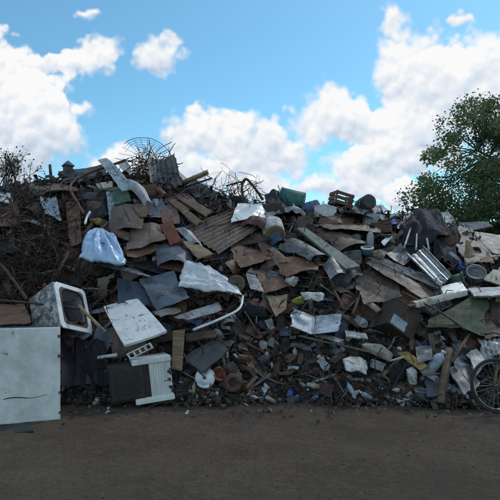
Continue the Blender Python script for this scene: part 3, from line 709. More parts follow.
S('navy_sheet', 'dark navy panel below the pale blue bag', 'panel', [(117,278),(143,283),(157,304),(118,303)], 'navy', (0.3,0.4), short='navy panel')
S('grey_sheet', 'light grey-blue sheet lying above the scratched white panel', 'panel', [(139,280),(174,277),(191,298),(156,305)], 'slate', (0.3,0.6), short='light grey-blue sheet')
S('thin_strip', 'thin pale metal edge running right from the pale blue bag', 'metal strip', [(92,264),(112,264),(151,274),(150,277)], 'galv', (0.45,0.5), thick=0.008, crumple=0.004, tear=0.005)
S('dark_sheet', 'dark sheet behind the pale blue bag', 'metal sheet', [(118,252),(152,260),(176,276),(120,264)], 'grey_dark', (0.1,0.35))
S('pale_strip', 'pale grey sheet strip below the white sack', 'metal strip', [(174,317),(219,302),(222,309),(186,323)], 'pale_grey', (0.5,0.62), short='pale strip below the sack')
S('splintered_board', 'splintered pale board between the grey-blue sheet and the pale strip', 'board', [(152,309),(176,304),(182,312),(160,317)], 'wood_grey', (0.45,0.55), tear=0.12)
S('tan_post', 'tan plank standing upright right of the tipped cooker', 'plank', [(173,331),(185,330),(182,371),(172,369)], 'wood_tan', (0.45,0.35), thick=0.03, short='upright tan plank', tear=0.006, crumple=0.002)
S('cross_board', 'brown cross board right of the upright tan plank', 'plank', [(186,334),(216,331),(217,338),(186,342)], 'wood_dark', (0.35,0.35), thick=0.03)
S('dark_plate', 'dark plate tilted above the round silver lid', 'metal plate', [(184,358),(214,339),(229,351),(202,374)], 'grey_dark', (0.3,0.4), short='dark tilted plate', thick=0.015)
S('enamel_sheet', 'white enamel panel with dark scratches and rounded corners', 'panel', [(103,307),(138,299),(168,332),(124,347)], 'enamel_scratched', (0.38,0.78), thick=0.035, rnd_=0.12, short='scratched white panel', crumple=0.003, tear=0.0)
S('brown_board', 'brown board lying on top of the white freezer', 'board', [(-12,306),(24,304),(32,322),(-8,326)], 'brown', (0.4,0.95), thick=0.015, short='board on the freezer')
S('steel_plate', 'dark square plate leaning below the pale box', 'metal plate', [(415,347),(431,345),(433,361),(418,364)], 'grey', (0.3,0.4), short='grey square plate')
S('mustard_board', 'mustard brown board at the lower right of the heap', 'board', [(398,354),(408,352),(427,366),(420,371)], 'mustard', (0.3,0.4), thick=0.02, short='mustard board')
S('grey_slab', 'grey-blue slab leaning behind the bicycle wheel', 'slab', [(448,370),(456,364),(471,390),(464,396)], 'slate', (0.25,0.35), thick=0.03, short='grey-blue slab by the bicycle')
S('grey_slab', 'second grey slab between the bicycle wheel and the torn paper', 'slab', [(458,366),(470,366),(480,384),(472,392)], 'grey', (0.2,0.3), thick=0.03)
S('torn_paper', 'torn white paper sheet above the bicycle wheel', 'paper', [(467,352),(477,346),(492,360),(476,376)], 'paper', (0.35,0.4), crumple=0.08, tear=0.12, short='torn white paper', thick=0.003)
S('striped_cloth', 'grey and white striped cloth at the right edge above the bicycle', 'cloth', [(478,338),(508,334),(510,356),(484,358)], 'pale_grey', (0.35,0.45), crumple=0.1, tear=0.06, corr=('v',6,0.012), short='striped cloth')
S('slate_board', 'dark slate board at the foot of the heap left of the brown post', 'board', [(424,378),(444,375),(445,394),(427,397)], 'slate', (0.15,0.2), thick=0.02)
S('pale_plank', 'pale plank lying below the dark carton', 'plank', [(344,331),(366,334),(368,339),(346,337)], 'white_dirty', (0.3,0.35), thick=0.025)
S('long_strip', 'long pale trim below the folded white panel', 'metal strip', [(296,329),(306,330),(344,341),(340,345)], 'galv_dull', (0.35,0.5), thick=0.012)
S('tarpaulin', 'black sheet added as shade in the hollow between the freezer and the cooker', 'tarpaulin', [(63,336),(104,344),(113,388),(64,392)], 'tarp_dark', (0.2,0.3), crumple=0.03, drape=0.12, short='black tarpaulin')  # dark sheet added to stand in for the deep shade of this hollow
S('dark_board', 'dark flat board lying on the dirt before the freezer', 'board', [(-6,427),(30,424),(34,432),(-4,437)], 'black', 0.0, thick=0.02, n=(6,6))

# --- pipes, bars and posts
T = tube
T('bent_pipe', 'rusty pipe bent into a loop on the upper left slope', 'pipe', [(84,214),(77,202),(70,188),(77,179),(94,171),(112,165),(126,160)], 'rust', 0.026, 0.4, short='bent rusty pipe')
T('bent_pipe', 'dark curved pipe reaching in from the left edge', 'pipe', [(-12,256),(2,266),(14,281),(27,300)], 'rust_dark', 0.025, 0.5, short='curved dark pipe')
T('thin_pole', 'long thin dark pole lying above the freezer', 'pole', [(-14,299),(30,303),(84,309)], 'rust_dark', 0.016, 0.75)
T('wooden_stick', 'pale wooden stick leaning against the washing machine shell', 'stick', [(79,306,0.85),(105,332,0.75)], 'wood_tan', 0.022, short='pale wooden stick')
T('protruding_beam', 'tan timber beam sticking out of the ridge against the sky', 'beam', [(178,185,0.2),(208,172,0.3)], 'wood_tan', 0.05, short='protruding beam', sides=4)
T('iron_bar', 'thin iron bar beneath the protruding timber beam', 'bar', [(186,187,0.2),(212,178,0.3)], 'rust_dark', 0.02)
T('bent_hoop', 'rusty pipe hoop arching above the ridge at the centre', 'pipe', [(243,199,0.2),(242,186),(246,179),(254,187),(263,200)], 'rust', 0.026, 0.25, short='rusty pipe hoop')
T('iron_bar', 'iron bar rising left of the rusty pipe hoop', 'bar', [(226,186,0.2),(244,181,0.2)], 'rust_dark', 0.016)
T('bent_tube', 'pale bent tube forming an upside-down U over the navy tarpaulin', 'tube', [(404,248,0.6),(411,228),(418,217),(424,228),(429,250)], 'pale_grey', 0.018, 0.62, short='pale bent hoop')
T('bent_tube', 'second pale tube standing inside the upside-down U', 'tube', [(416,250,0.65),(417,232,0.65),(419,218,0.62)], 'pale_grey', 0.016)
T('white_rail', 'white metal rail bent to an L below the wooden reel', 'rail', [(193,330,0.55),(218,320,0.62),(239,309,0.66),(243,296,0.55)], 'white', 0.019, short='white bent rail', sides=6)
T('white_stick', 'short white curved stick above the yellow pot', 'stick', [(85,224),(87,217),(90,212)], 'white', 0.022, 0.45)
T('brown_post', 'brown post standing at the foot of the heap on the right', 'post', [(440,403,0.1),(444,380,0.25),(449,350,0.35)], 'wood', 0.055, short='brown post', sides=7)
T('leaning_stick', 'thin stick leaning up from the brown post', 'stick', [(452,362,0.4),(471,331,0.5)], 'wood', 0.022)
T('dark_pole', 'dark pole crossing in front of the olive green sheet', 'pole', [(402,292,0.7),(440,312,0.65),(466,330,0.6)], 'rust_dark', 0.014)
T('angle_iron', 'rusty angle bar forming the left arm of the V frame', 'bar', [(334,291,0.35),(345,310,0.45)], 'rust', 0.03, short='rusty V frame', sides=4)
T('angle_iron', 'rusty angle bar forming the right arm of the V frame', 'bar', [(362,291,0.35),(353,314,0.45)], 'wood', 0.03, sides=4)
T('rolled_tube', 'pale cardboard tube lying above the dark carton', 'tube', [(364,299,0.45),(379,311,0.5)], 'cream', 0.045, short='pale cardboard tube')
T('thin_rod', 'thin pale rod above the mustard board', 'rod', [(390,361,0.4),(404,357,0.4)], 'pale_grey', 0.014)
T('thin_pole', 'long thin pole crossing above the litter in the lower middle', 'pole', [(300,336,0.4),(370,352,0.4)], 'wood_grey', 0.016)
T('white_bar', 'short white bar left of the tipped cooker', 'bar', [(98,358,0.3),(117,355,0.3)], 'white', 0.028, short='short white bar', sides=4)

# --- sacks, bags, soft things
def pillow(name, label, cat, corners, mat, lift, bulge, short=None, crumple=0.05, drape=0.05, peak=None, n=44):
    L = (lift[0], lift[0], lift[1], lift[1]); c3 = [P(x, y, l) for (x, y), l in zip(corners, L)]
    mw = quad_frame(c3); inv = mw.inverted(); lc = [inv @ v for v in c3]; sd = rnd.random() * 40
    base = plate_fn(lc, crumple=crumple, tear=0.06, rnd_=0.35, seed=sd, drape=drape, ear=0.0); V = []; Fc = []
    for s_ in (1, -1):
        for i in range(n + 1):
            for j in range(n + 1):
                u, v = i / n, j / n; p = base(u, v); a = 2 * u - 1; b = 2 * v - 1
                k = (max(0, 1 - abs(a) ** 2.5) * max(0, 1 - abs(b) ** 2.5)) ** 0.6
                pu, pv = peak or (-0.6, 0.1); an = math.atan2(v - pv, u - pu); rr5 = math.hypot(u - pu, v - pv)
                q = Vector((an * 3.4, rr5 * 0.9, sd)); k2 = 0.75 + 1.0 * (0.3 - abs(noise.noise(q))) + 0.6 * (0.25 - abs(noise.noise(q * 2.3))) + 0.3 * (0.2 - abs(noise.noise(Vector((u * 9, v * 9, sd)))))
                V.append(p + Vector((0, 0, bulge * k * (k2 if s_ > 0 else -0.35))))
    N = (n + 1) ** 2; I = lambda i, j: i * (n + 1) + j
    for i in range(n):
        for j in range(n):
            Fc.append((I(i, j), I(i + 1, j), I(i + 1, j + 1), I(i, j + 1))); Fc.append((N + I(i, j), N + I(i, j + 1), N + I(i + 1, j + 1), N + I(i + 1, j)))
    ring = [I(i, 0) for i in range(n)] + [I(n, j) for j in range(n)] + [I(i, n) for i in range(n, 0, -1)] + [I(0, j) for j in range(n, 0, -1)]
    for a, b in zip(ring, ring[1:] + ring[:1]): Fc.append((b, a, N + a, N + b))
    o = link(name, mesh(name, V, Fc, True), mat, mw=mw); tag(o, label, cat)
    hero(sum(p[0] for p in corners) / 4, sum(p[1] for p in corners) / 4, short, 20); return o
pillow('plastic_bag', 'shiny pale blue plastic bag slumped on the left slope', 'plastic bag', [(90,230),(114,234),(130,268),(76,262)], 'plastic_blue', (0.35,0.6), 0.17, 'pale blue bag', 0.035, 0.05, (0.45, -0.12))
pillow('white_sack', 'big crumpled white sack beside the wooden reel', 'sack', [(184,262),(210,266),(246,297),(176,288)], 'plastic_sack', (0.4,0.62), 0.085, 'big white sack', 0.05, 0.035, (1.25, 0.75))
pillow('crumpled_bag', 'crumpled white bag in the litter at the lower centre right', 'plastic bag', [(341,361),(367,360),(368,375),(345,374)], 'paper', (0.25,0.36), 0.06, 'crumpled white bag', 0.06, 0.08, n=30)
pillow('white_bag', 'white plastic bag above the folded white panel', 'plastic bag', [(299,293),(325,295),(324,302),(304,302)], 'paper', (0.45,0.52), 0.04, 'white bag above the folded panel', 0.05, 0.06, n=26)
bag('paper_scrap', 'oval cream paper scrap in the middle of the heap', 'paper', 291, 282, (0.14,0.1,0.10), 'paper', 0.3, short='cream paper scrap', rough=0.3)
bag('lime_bag', 'yellow-green plastic bag left of the white bag', 'plastic bag', 298, 301, (0.09,0.09,0.09), 'lime', 0.4, short='yellow-green bag', rough=0.35)
bag('cushion', 'grey-beige cushion below the dark carton', 'cushion', 379, 352, (0.20,0.12,0.09), 'cream', 0.25, (0,24,0), short='grey-beige cushion', rough=0.15)
bag('blue_tarp', 'bright blue cloth bundle on the right of the ridge', 'cloth', 388, 225, (0.21,0.16,0.14), 'blue', 0.3, short='blue cloth', rough=0.35)
bag('yellow_pot', 'small yellow bundle right of the white stick', 'bundle', 97, 222, (0.14,0.07,0.07), 'yellow', 0.25, (0,25,0), short='yellow bundle', rough=0.3)
bag('white_bottle', 'white crumpled plastic jug right of the mustard board', 'jug', 412, 377, (0.07,0.07,0.13), 'paper', 0.2, (0,-14,0), short='white jug', rough=0.25)
bag('dark_bundle', 'dark bundle hanging behind the crumpled white bag', 'bundle', 398, 374, (0.16,0.14,0.16), 'tarp_dark', 0.12, rough=0.3)
bag('striped_bag', 'pale striped bag behind the torn paper at the right edge', 'plastic bag', 494, 350, (0.16,0.12,0.13), 'plastic_sack', 0.3, rough=0.4)
bag('dark_cloth', 'black cloth lump left of the brown triangular sheet', 'cloth', 258, 312, (0.16,0.12,0.14), 'tarp_dark', 0.2, rough=0.3)
bag('red_rag', 'dull red rag right of the wooden reel', 'rag', 255, 302, (0.11,0.07,0.05), 'red', 0.3, (0,-20,0), short='red rag', rough=0.4)
bag('red_rag', 'small dull red scrap beside the washing machine shell', 'rag', 45, 286, (0.07,0.06,0.07), 'red', 0.25, rough=0.4)
bag('orange_scrap', 'small orange scrap in the litter right of centre', 'scrap', 337, 379, (0.05,0.05,0.05), 'orange', 0.18, short='orange scrap', rough=0.4)
bag('blue_bag', 'small bright blue bag in the litter at the foot of the heap', 'plastic bag', 290, 394, (0.055,0.05,0.055), 'blue', 0.12, short='small blue bag', rough=0.3)
bag('red_rag', 'dull red rag flat in the litter right of the dark tilted plate', 'rag', 258, 337, (0.10,0.07,0.03), 'red', 0.2, rough=0.4)

# ------------------------------------------------------------------ round things: drums, buckets, lids
def axis_frame(px_, py_, lift, dirv, roll=0):
    p = P(px_, py_, lift); q = Vector(dirv).normalized().to_track_quat('Z', 'Y').to_matrix().to_4x4()
    return Matrix.Translation(p) @ q @ Matrix.Rotation(R(roll), 4, 'Z')
def bucket(name, label, cat, px_, py_, r_, h, dirv, mat, lift=0.3, inner=None, fill=None, short=None, rim=None, dent=0.01, taper=0.85):
    """open vessel; local +Z is the open end"""
    root = empty(name, axis_frame(px_, py_, lift, dirv)); tag(root, label, cat); hero(px_, py_, short, 12)
    w = 0.012 + r_ * 0.02
    link('body', lathe_me('body', [(r_ * taper, -h / 2), (r_ * (taper + 1) / 2, 0), (r_, h / 2), (r_ - w, h / 2), (r_ * taper - w, -h / 2 + 0.02)], 28, dent, rnd.random() * 9), mat, root)
    link('rim', lathe_me('rim', [(r_ + 0.001, h / 2 - 0.03), (r_ + 0.012, h / 2 - 0.026), (r_ + 0.012, h / 2 + 0.004), (r_ - 0.008, h / 2 + 0.006), (r_ - 0.008, h / 2 - 0.03)], 28, dent, 0), rim or mat, root)
    if fill: link('contents', lathe_me('contents', [(r_ * 0.9, h * 0.05), (r_ * 0.93, h * 0.22), (0.01, h * 0.26)], 24, 0.01, 3), fill, root)
    pts = [Vector((math.cos(a) * (r_ + 0.01), 0.25 * r_ + math.sin(a) * 0.9 * r_, h / 2 - 0.02 + 0.5 * r_ * math.sin(a))) for a in [k * math.pi / 12 for k in range(13)]]
    Vh, Fh = tube_geo(pts, 0.005, 6); link('handle', mesh('handle', Vh, Fh, True), 'grey_dark', root)
    return root
def drum(name, label, cat, px_, py_, r_, h, dirv, mat, end, lift=0.3, short=None, dent=0.012, hub=True):
    """closed drum whose +Z end faces out"""
    root = empty(name, axis_frame(px_, py_, lift, dirv)); tag(root, label, cat); hero(px_, py_, short, 14)
    link('body', lathe_me('body', [(r_ * 0.96, -h / 2), (r_, -h / 2 + 0.02), (r_, -h * .17), (r_ * 1.03, -h * .15), (r_, -h * .13), (r_, h * .13), (r_ * 1.03, h * .15), (r_, h * .17), (r_, h / 2 - 0.01), (r_ * .97, h / 2)], 32, dent, rnd.random() * 9), mat, root)
    link('end_disc', lathe_me('end_disc', [(r_ * 0.93, h / 2 - 0.005), (r_ * 0.93, h / 2 + 0.012), (r_ * 0.86, h / 2 + 0.015), (r_ * 0.14, h / 2 + 0.013)], 32, 0.004, 2), end, root)
    if hub: link('bung', lathe_me('bung', [(r_ * 0.13, h / 2 + 0.01), (r_ * 0.13, h / 2 + 0.03), (r_ * 0.06, h / 2 + 0.032)], 16), 'rust_dark', root)
    return root
drum('white_drum', 'white drum on its side with a round tan wooden end', 'drum', 273, 230, 0.20, 0.36, (0.1,-0.72,-0.55), 'white_dirty', 'wood_tan', 0.35, short='white drum')
drum('wooden_reel', 'brown wooden cable reel end beside the big white sack', 'reel', 236, 284, 0.135, 0.16, (0.15,-1,0.1), 'wood_dark', 'wood', 0.55, short='wooden reel')
drum('dark_barrel', 'dark barrel lying on the ridge right of the brown crate', 'barrel', 365, 204, 0.15, 0.4, (0.25,-1,0.1), 'grey_dark', 'grey_dark', 0.1, short='dark barrel', hub=False)
drum('blue_barrel', 'dull blue plastic barrel right of the teal bin', 'barrel', 311, 208, 0.13, 0.3, (0.9,-0.5,0.2), 'blue_dull', 'blue_dull', 0.2, short='dull blue barrel')
bucket('teal_bin', 'teal plastic bin tipped over on the ridge', 'bin', 292, 201, 0.235, 0.5, (-0.95,0.15,0.2), 'teal', 0.15, short='teal bin', taper=0.9)
bucket('round_tub', 'open grey tub with yellowish contents near the right edge', 'tub', 475, 276, 0.15, 0.2, (-0.1,-0.75,0.65), 'grey', 0.45, fill='mustard', short='open grey tub')
bucket('green_bucket', 'green bucket lying left of the open grey tub', 'bucket', 456, 281, 0.115, 0.24, (0.9,-0.35,0.25), 'green', 0.42, short='green bucket')
bucket('blue_pot', 'small blue pot behind the green bucket', 'pot', 462, 268, 0.075, 0.12, (0.3,-0.6,0.7), 'blue', 0.35)
bucket('teal_tub', 'small white tub with teal base at the right of the grey-green beam', 'tub', 367, 251, 0.10, 0.13, (0.0,-0.3,0.95), 'teal', 0.42, short='small teal tub', rim='white', taper=0.8)
bucket('grey_pot', 'grey pot standing at the foot of the heap left of the brown post', 'pot', 421, 395, 0.085, 0.14, (0.05,-0.15,1), 'grey', 0.1, short='grey pot')
bucket('black_tub', 'small black box-like tub right of the tipped cooker', 'tub', 181, 394, 0.085, 0.15, (0,-0.1,1), 'black', 0.12, taper=0.95)
def bottle(name, label, cat, px_, py_, r_, h, dirv, mat, lift=0.25, cap='white', short=None):
    root = empty(name, axis_frame(px_, py_, lift, dirv)); tag(root, label, cat); hero(px_, py_, short, 6)
    link('body', lathe_me('body', [(r_ * .85, -h / 2), (r_, -h / 2 + .02), (r_, h * .18), (r_ * .8, h * .28), (r_ * .35, h * .38), (r_ * .33, h * .44)], 20, r_ * .12, rnd.random() * 9), mat, root)
    link('cap', lathe_me('cap', [(r_ * .42, h * .43), (r_ * .42, h * .5), (r_ * .38, h * .505)], 16), cap, root); return root
bottle('grey_bottle', 'pale grey bottle standing above the small teal tub', 'bottle', 370, 239, 0.065, 0.34, (0.05,0.1,1), 'pale_grey', 0.42, short='pale grey bottle')
bottle('blue_canister', 'pale blue long canister lying right of the mustard board', 'canister', 436, 362, 0.075, 0.36, (0.6,0.1,0.75), 'pale_blue', 0.3, short='pale blue canister')
bottle('blue_bottle', 'blue and white bottle upright in the litter below the crumpled white bag', 'bottle', 351, 390, 0.035, 0.24, (-0.4,0.1,0.9), 'pale_blue', 0.15, cap='blue', short='blue and white bottle')
bottle('blue_bottle', 'second pale bottle lying right of the blue and white bottle', 'bottle', 366, 396, 0.04, 0.2, (-0.7,-0.2,0.5), 'pale_blue', 0.12)

# round silver lid with an orange-red pot behind it
root = empty('pan_lid', axis_frame(205, 378, 0.22, (-0.1, -1, 0.25))); tag(root, 'round silver lid leaning at the foot of the heap', 'lid'); hero(205, 378, 'round silver lid', 12)
link('disc', lathe_me('disc', [(0.135, -0.01), (0.14, 0.0), (0.128, 0.012), (0.122, 0.004), (0.09, 0.018), (0.02, 0.026)], 36, 0.002), 'galv', root)
link('knob', lathe_me('knob', [(0.012, 0.024), (0.01, 0.04), (0.02, 0.05), (0.012, 0.056)], 14), 'grey_dark', root)
bucket('orange_pot', 'orange-red pot behind the round silver lid', 'pot', 217, 376, 0.09, 0.14, (0.5,-0.6,0.4), 'red', 0.14, short='orange-red pot')
bag('red_scrap', 'small red scrap on the dirt under the round silver lid', 'scrap', 204, 393, (0.06,0.04,0.03), 'red', 0.1, rough=0.4)
# motor with a round opening
root = empty('engine_casing', axis_frame(233, 383, 0.16, (-0.1, -1, 0.2))); tag(root, 'rusty round engine casing right of the orange-red pot', 'engine part'); hero(233, 383, 'engine casing', 10)
link('casing', lathe_me('casing', [(0.10, -0.1), (0.125, -0.08), (0.125, 0.05), (0.10, 0.06), (0.055, 0.06), (0.055, -0.02)], 26, 0.006, 4), 'rust', root)
for k in range(6):
    a = k * math.pi / 3; bo = link('bolt', lathe_me('bolt', [(0.011, 0.055), (0.011, 0.07), (0.008, 0.072)], 6), 'grey_dark', root); bo.location = (0.08 * math.cos(a), 0.08 * math.sin(a), 0)
# tins at the very foot
for (x, y, r_, lab, mt) in ((341, 401, 0.075, 'rusty tin lying end-on at the foot, right of its pale twin', 'rust'), (327, 401, 0.065, 'pale tin lying end-on at the foot of the heap', 'white_dirty')):
    root = empty('tin_can', axis_frame(x, y, 0.08, (0.1 if x > 330 else -0.2, -1, 0.25))); tag(root, lab, 'tin'); hero(x, y, 'rusty tin' if x > 330 else 'pale tin', 8)
    link('can_wall', lathe_me('can_wall', [(r_, -0.09), (r_, 0.06), (r_ * .96, 0.064), (r_ * .93, 0.05), (r_ * .9, -0.07)], 26, 0.006, x), mt, root)
    link('can_bottom', lathe_me('can_bottom', [(r_ * .92, -0.02), (r_ * .6, -0.016), (r_ * .2, -0.018)], 26), 'brown', root)

# ------------------------------------------------------------------ boxes and crates
def carton(name, label, cat, px_, py_, dims, rot, mat, lift=0.3, short=None, open_top=False, slats=0, panel=None):
    root = empty(name, frame_at(px_, py_, lift, rot)); tag(root, label, cat); hero(px_, py_, short, 14)
    sx, sy, sz = dims; t = 0.012
    if slats:
        for s in (-1, 1):
            for k in range(slats):
                z = -sz / 2 + (k + 0.5) * sz / slats
                part_box(root, 'slat', (sx, t, sz / slats * 0.72), (0, s * sy / 2, z), mat, 0.003)
                part_box(root, 'slat', (t, sy - 0.02, sz / slats * 0.72), (s * (sx / 2 - t), 0, z), mat, 0.003)
        for ax in (-1, 1):
            for ay in (-1, 1): part_box(root, 'corner_post', (0.03, 0.03, sz), (ax * (sx / 2 - 0.03), ay * (sy / 2 - 0.025), 0), mat, 0.003)
        part_box(root, 'bottom', (sx - 0.03, sy - 0.03, t), (0, 0, -sz / 2 + t), mat, 0.002)
    else:
        part_box(root, 'shell', dims, (0, 0, 0), mat, 0.012)
        part_box(root, 'lid', (sx + 0.014, sy + 0.014, 0.03), (0, 0, sz / 2 + 0.004), mat, 0.008)
    if panel:
        pm, w, h, ox, oz = panel
        part_box(root, 'front_panel', (w, 0.016, h), (ox, -sy / 2 - 0.006, oz), pm, 0.006)
    return root
carton('white_box', 'white box with a grey side on the ridge', 'box', 325, 213, (0.32,0.3,0.22), (0,6,35), 'white', 0.25, short='white box on the ridge')
carton('brown_crate', 'brown slatted crate on the ridge against the sky', 'crate', 341, 200, (0.42,0.3,0.28), (0,12,20), 'brown', 0.1, short='brown crate', slats=3)
carton('dark_carton', 'dark brown carton with a pale front panel on the right slope', 'carton', 397, 322, (0.48,0.36,0.42), (-18,34,12), 'rust_dark', 0.3, short='dark carton', panel=('pale_blue', 0.26, 0.16, -0.07, -0.11))
carton('navy_box', 'small navy box right of the folded white panel', 'box', 338, 332, (0.17,0.16,0.22), (0,14,20), 'navy', 0.25)
carton('pale_box', 'small pale box right of the crumpled white bag', 'box', 377, 366, (0.16,0.12,0.10), (0,22,10), 'pale_grey', 0.2, short='small pale box')
cas = carton('pointed_casing', 'dark pointed casing silhouetted on the left ridge', 'casing', 68, 171, (0.16,0.16,0.18), (0,0,40), 'grey_dark', 0.05, short='pointed casing')
link('roof', lathe_me('roof', [(0.15, 0.10), (0.14, 0.115), (0.02, 0.21)], 4), 'grey_dark', cas).rotation_euler = (0, 0, R(45))
T('iron_spike', 'thin iron spike standing left of the pointed casing', 'bar', [(51,178,0.1),(50,165,0.1)], 'rust_dark', 0.03, sides=6)

# perforated bracket
root = empty('perforated_bracket', frame_at(140, 351, 0.75, (20, -26, 0))); tag(root, 'white perforated bracket on top of the tipped cooker', 'bracket'); hero(140, 351, 'perforated bracket', 8)
L_, W_ = 0.34, 0.085
for s in (-1, 1): part_box(root, 'flange', (L_, 0.014, 0.012), (0, 0, s * (W_ / 2 - 0.006)), 'white', 0.003)
for k in range(5): part_box(root, 'web', (0.028, 0.012, W_ - 0.02), (-L_ / 2 + 0.014 + k * (L_ - 0.028) / 4, 0, 0), 'white', 0.003)

# ------------------------------------------------------------------ tipped cooker
p0 = Vector(((143 - 250) / F * 6.42, 6.42, 0.0))
root = empty('tipped_cooker', Matrix.Translation(p0 + Vector((0.0, 0.02, 0.045))) @ Euler((R(-3), R(-6), R(17))).to_matrix().to_4x4())
tag(root, 'black and white cooker tipped on its side at the foot of the heap', 'cooker'); hero(143, 378, 'tipped cooker', 40)
Wc, Hc, Dc = 0.80, 0.56, 0.50
part_box(root, 'body', (Wc, Dc, Hc - 0.08), (0, Dc / 2, Hc / 2), 'black', 0.012)
part_box(root, 'oven_door', (0.42, 0.045, Hc - 0.14), (-0.17, -0.018, Hc / 2), 'black', 0.012)
part_box(root, 'door_glass', (0.30, 0.012, 0.28), (-0.17, -0.043, Hc / 2), 'black', 0.004)
part_box(root, 'side_panel', (0.50, Dc + 0.06, 0.075), (0.155, Dc / 2 - 0.04, Hc - 0.03), 'white_clean', 0.014, label='white upper side panel')
part_box(root, 'side_panel', (0.50, Dc + 0.06, 0.075), (0.155, Dc / 2 - 0.04, 0.03), 'white_clean', 0.014, label='white lower side panel')
cp = part_box(root, 'control_panel', (0.28, 0.05, Hc - 0.12), (0.255, -0.022, Hc / 2), 'white_clean', 0.01)
for k in range(7): part_box(cp, 'rib', (0.016, 0.012, Hc - 0.16), (-0.11 + k * 0.034, -0.027, 0), 'white_clean', 0.004)
for z in (-0.15, 0.08): part_box(cp, 'slot', (0.02, 0.008, 0.09), (0.125, -0.028, z), 'black', 0.002)
for k in range(3):
    kn = link('control_knob', lathe_me('control_knob', [(0.02, 0), (0.02, 0.022), (0.014, 0.026)], 16), 'grey_dark', root); kn.location = (0.36, -0.045, 0.16 + k * 0.1); kn.rotation_euler = (R(90), 0, 0)
for (x, z) in ((-0.38, 0.1), (-0.38, Hc - 0.1)):
    part_box(root, 'foot', (0.05, 0.05, 0.05), (x - 0.03, 0.1, z), 'grey_dark', 0.006)

# ------------------------------------------------------------------ white freezer cabinet at the left edge
root = empty('freezer_cabinet', Matrix.Translation((-2.735, 5.575, 0.0)) @ Euler((R(-2.5), 0, R(21))).to_matrix().to_4x4())
tag(root, 'big white freezer cabinet standing at the left edge of the heap', 'freezer'); hero(25, 375, 'white freezer', 45)
Wf, Hf = 1.16, 1.07
part_box(root, 'body', (Wf - 0.02, 0.5, Hf - 0.03), (0, 0.32, Hf / 2), 'white_dirty', 0.02)
part_box(root, 'gasket', (Wf - 0.05, 0.03, Hf - 0.06), (0, 0.058, Hf / 2), 'rubber', 0.004)
dr = part_box(root, 'door', (Wf, 0.055, Hf), (0, 0.015, Hf / 2), 'white_clean', 0.016)
for z in (0.2, 0.43): part_box(dr, 'hinge', (0.03, 0.02, 0.035), (Wf / 2 - 0.012, -0.03, z), 'rust', 0.004)
for z in (-0.22, -0.45): part_box(dr, 'hinge', (0.02, 0.014, 0.03), (Wf / 2 - 0.008, -0.026, z), 'rust', 0.004)
gp = [Vector((-0.02 + 0.46 * k / 8, -0.0265 - 0.002, -0.255 + 0.012 * math.sin(k * 0.9) + 0.012 * k / 8)) for k in range(9)]
Vh, Fh = tube_geo(gp, [0.006 if 0 < k < 5 else 0.003 for k in range(9)], 5); link('scratch', mesh('scratch', Vh, Fh), 'rust_dark', dr)
part_box(root, 'top_trim', (Wf - 0.04, 0.45, 0.02), (0, 0.31, Hf - 0.005), 'grey_dark', 0.006)

# ------------------------------------------------------------------ washing machine shell, tilted on the heap
root = empty('washing_machine_shell', frame_at(77, 331, 0.6, (-30, 14, 58)))
tag(root, 'gutted white washing machine shell tilted above the freezer', 'washing machine'); hero(72, 300, 'washing machine shell', 26)
sw, sd, shh = 0.54, 0.52, 0.74
part_box(root, 'left_wall', (0.02, sd, shh), (-sw / 2, sd / 2, shh / 2), 'mottled', 0.006, label='grey mottled side wall')
part_box(root, 'right_wall', (0.02, sd, shh), (sw / 2, sd / 2, shh / 2), 'white', 0.006)
part_box(root, 'top_wall', (sw - 0.02, sd, 0.02), (0, sd / 2, shh - 0.012), 'white', 0.006)
part_box(root, 'back_wall', (sw - 0.03, 0.02, shh - 0.04), (0, sd - 0.012, shh / 2), 'rust_dark', 0.004)
# front ring with a round-cornered opening
def ring_front(w, h, iw, ih, n=40, t=0.02, rc=4.0):
    V = []; Fc = []
    for s in (0, t):
        for k in range(n):
            a = 2 * math.pi * (k + 0.5) / n; c_, s_ = math.cos(a), math.sin(a)
            m1 = max(abs(c_), abs(s_)); V.append(Vector((c_ / m1 * w / 2, s, s_ / m1 * h / 2)))
            m2 = (abs(c_) ** rc + abs(s_) ** rc) ** (1 / rc); V.append(Vector((c_ / m2 * iw / 2, s, s_ / m2 * ih / 2)))
    N = 2 * n
    for k in range(n):
        j = (k + 1) % n
        Fc += [(2 * k, 2 * j, 2 * j + 1, 2 * k + 1), (N + 2 * k, N + 2 * k + 1, N + 2 * j + 1, N + 2 * j), (2 * k, N + 2 * k, N + 2 * j, 2 * j), (2 * k + 1, 2 * j + 1, N + 2 * j + 1, N + 2 * k + 1)]
    return mesh('front_frame', V, Fc)
ff = link('front_frame', ring_front(sw + 0.01, shh, sw * 0.74, shh * 0.78), 'white', root); ff.location = (0, -0.018, shh / 2)
rr_ = link('opening_lip', ring_front(sw * 0.76, shh * 0.80, sw * 0.72, shh * 0.76, t=0.025), 'rust_dark', root); rr_.location = (0, -0.028, shh / 2)
dm = link('drum', lathe_me('drum', [(0.05, 0.0), (0.19, 0.02), (0.19, 0.24), (0.18, 0.24), (0.17, 0.04)], 28, 0.006), 'grey_dark', root); dm.location = (0, 0.30, shh / 2 - 0.02); dm.rotation_euler = (R(90), 0, 0)

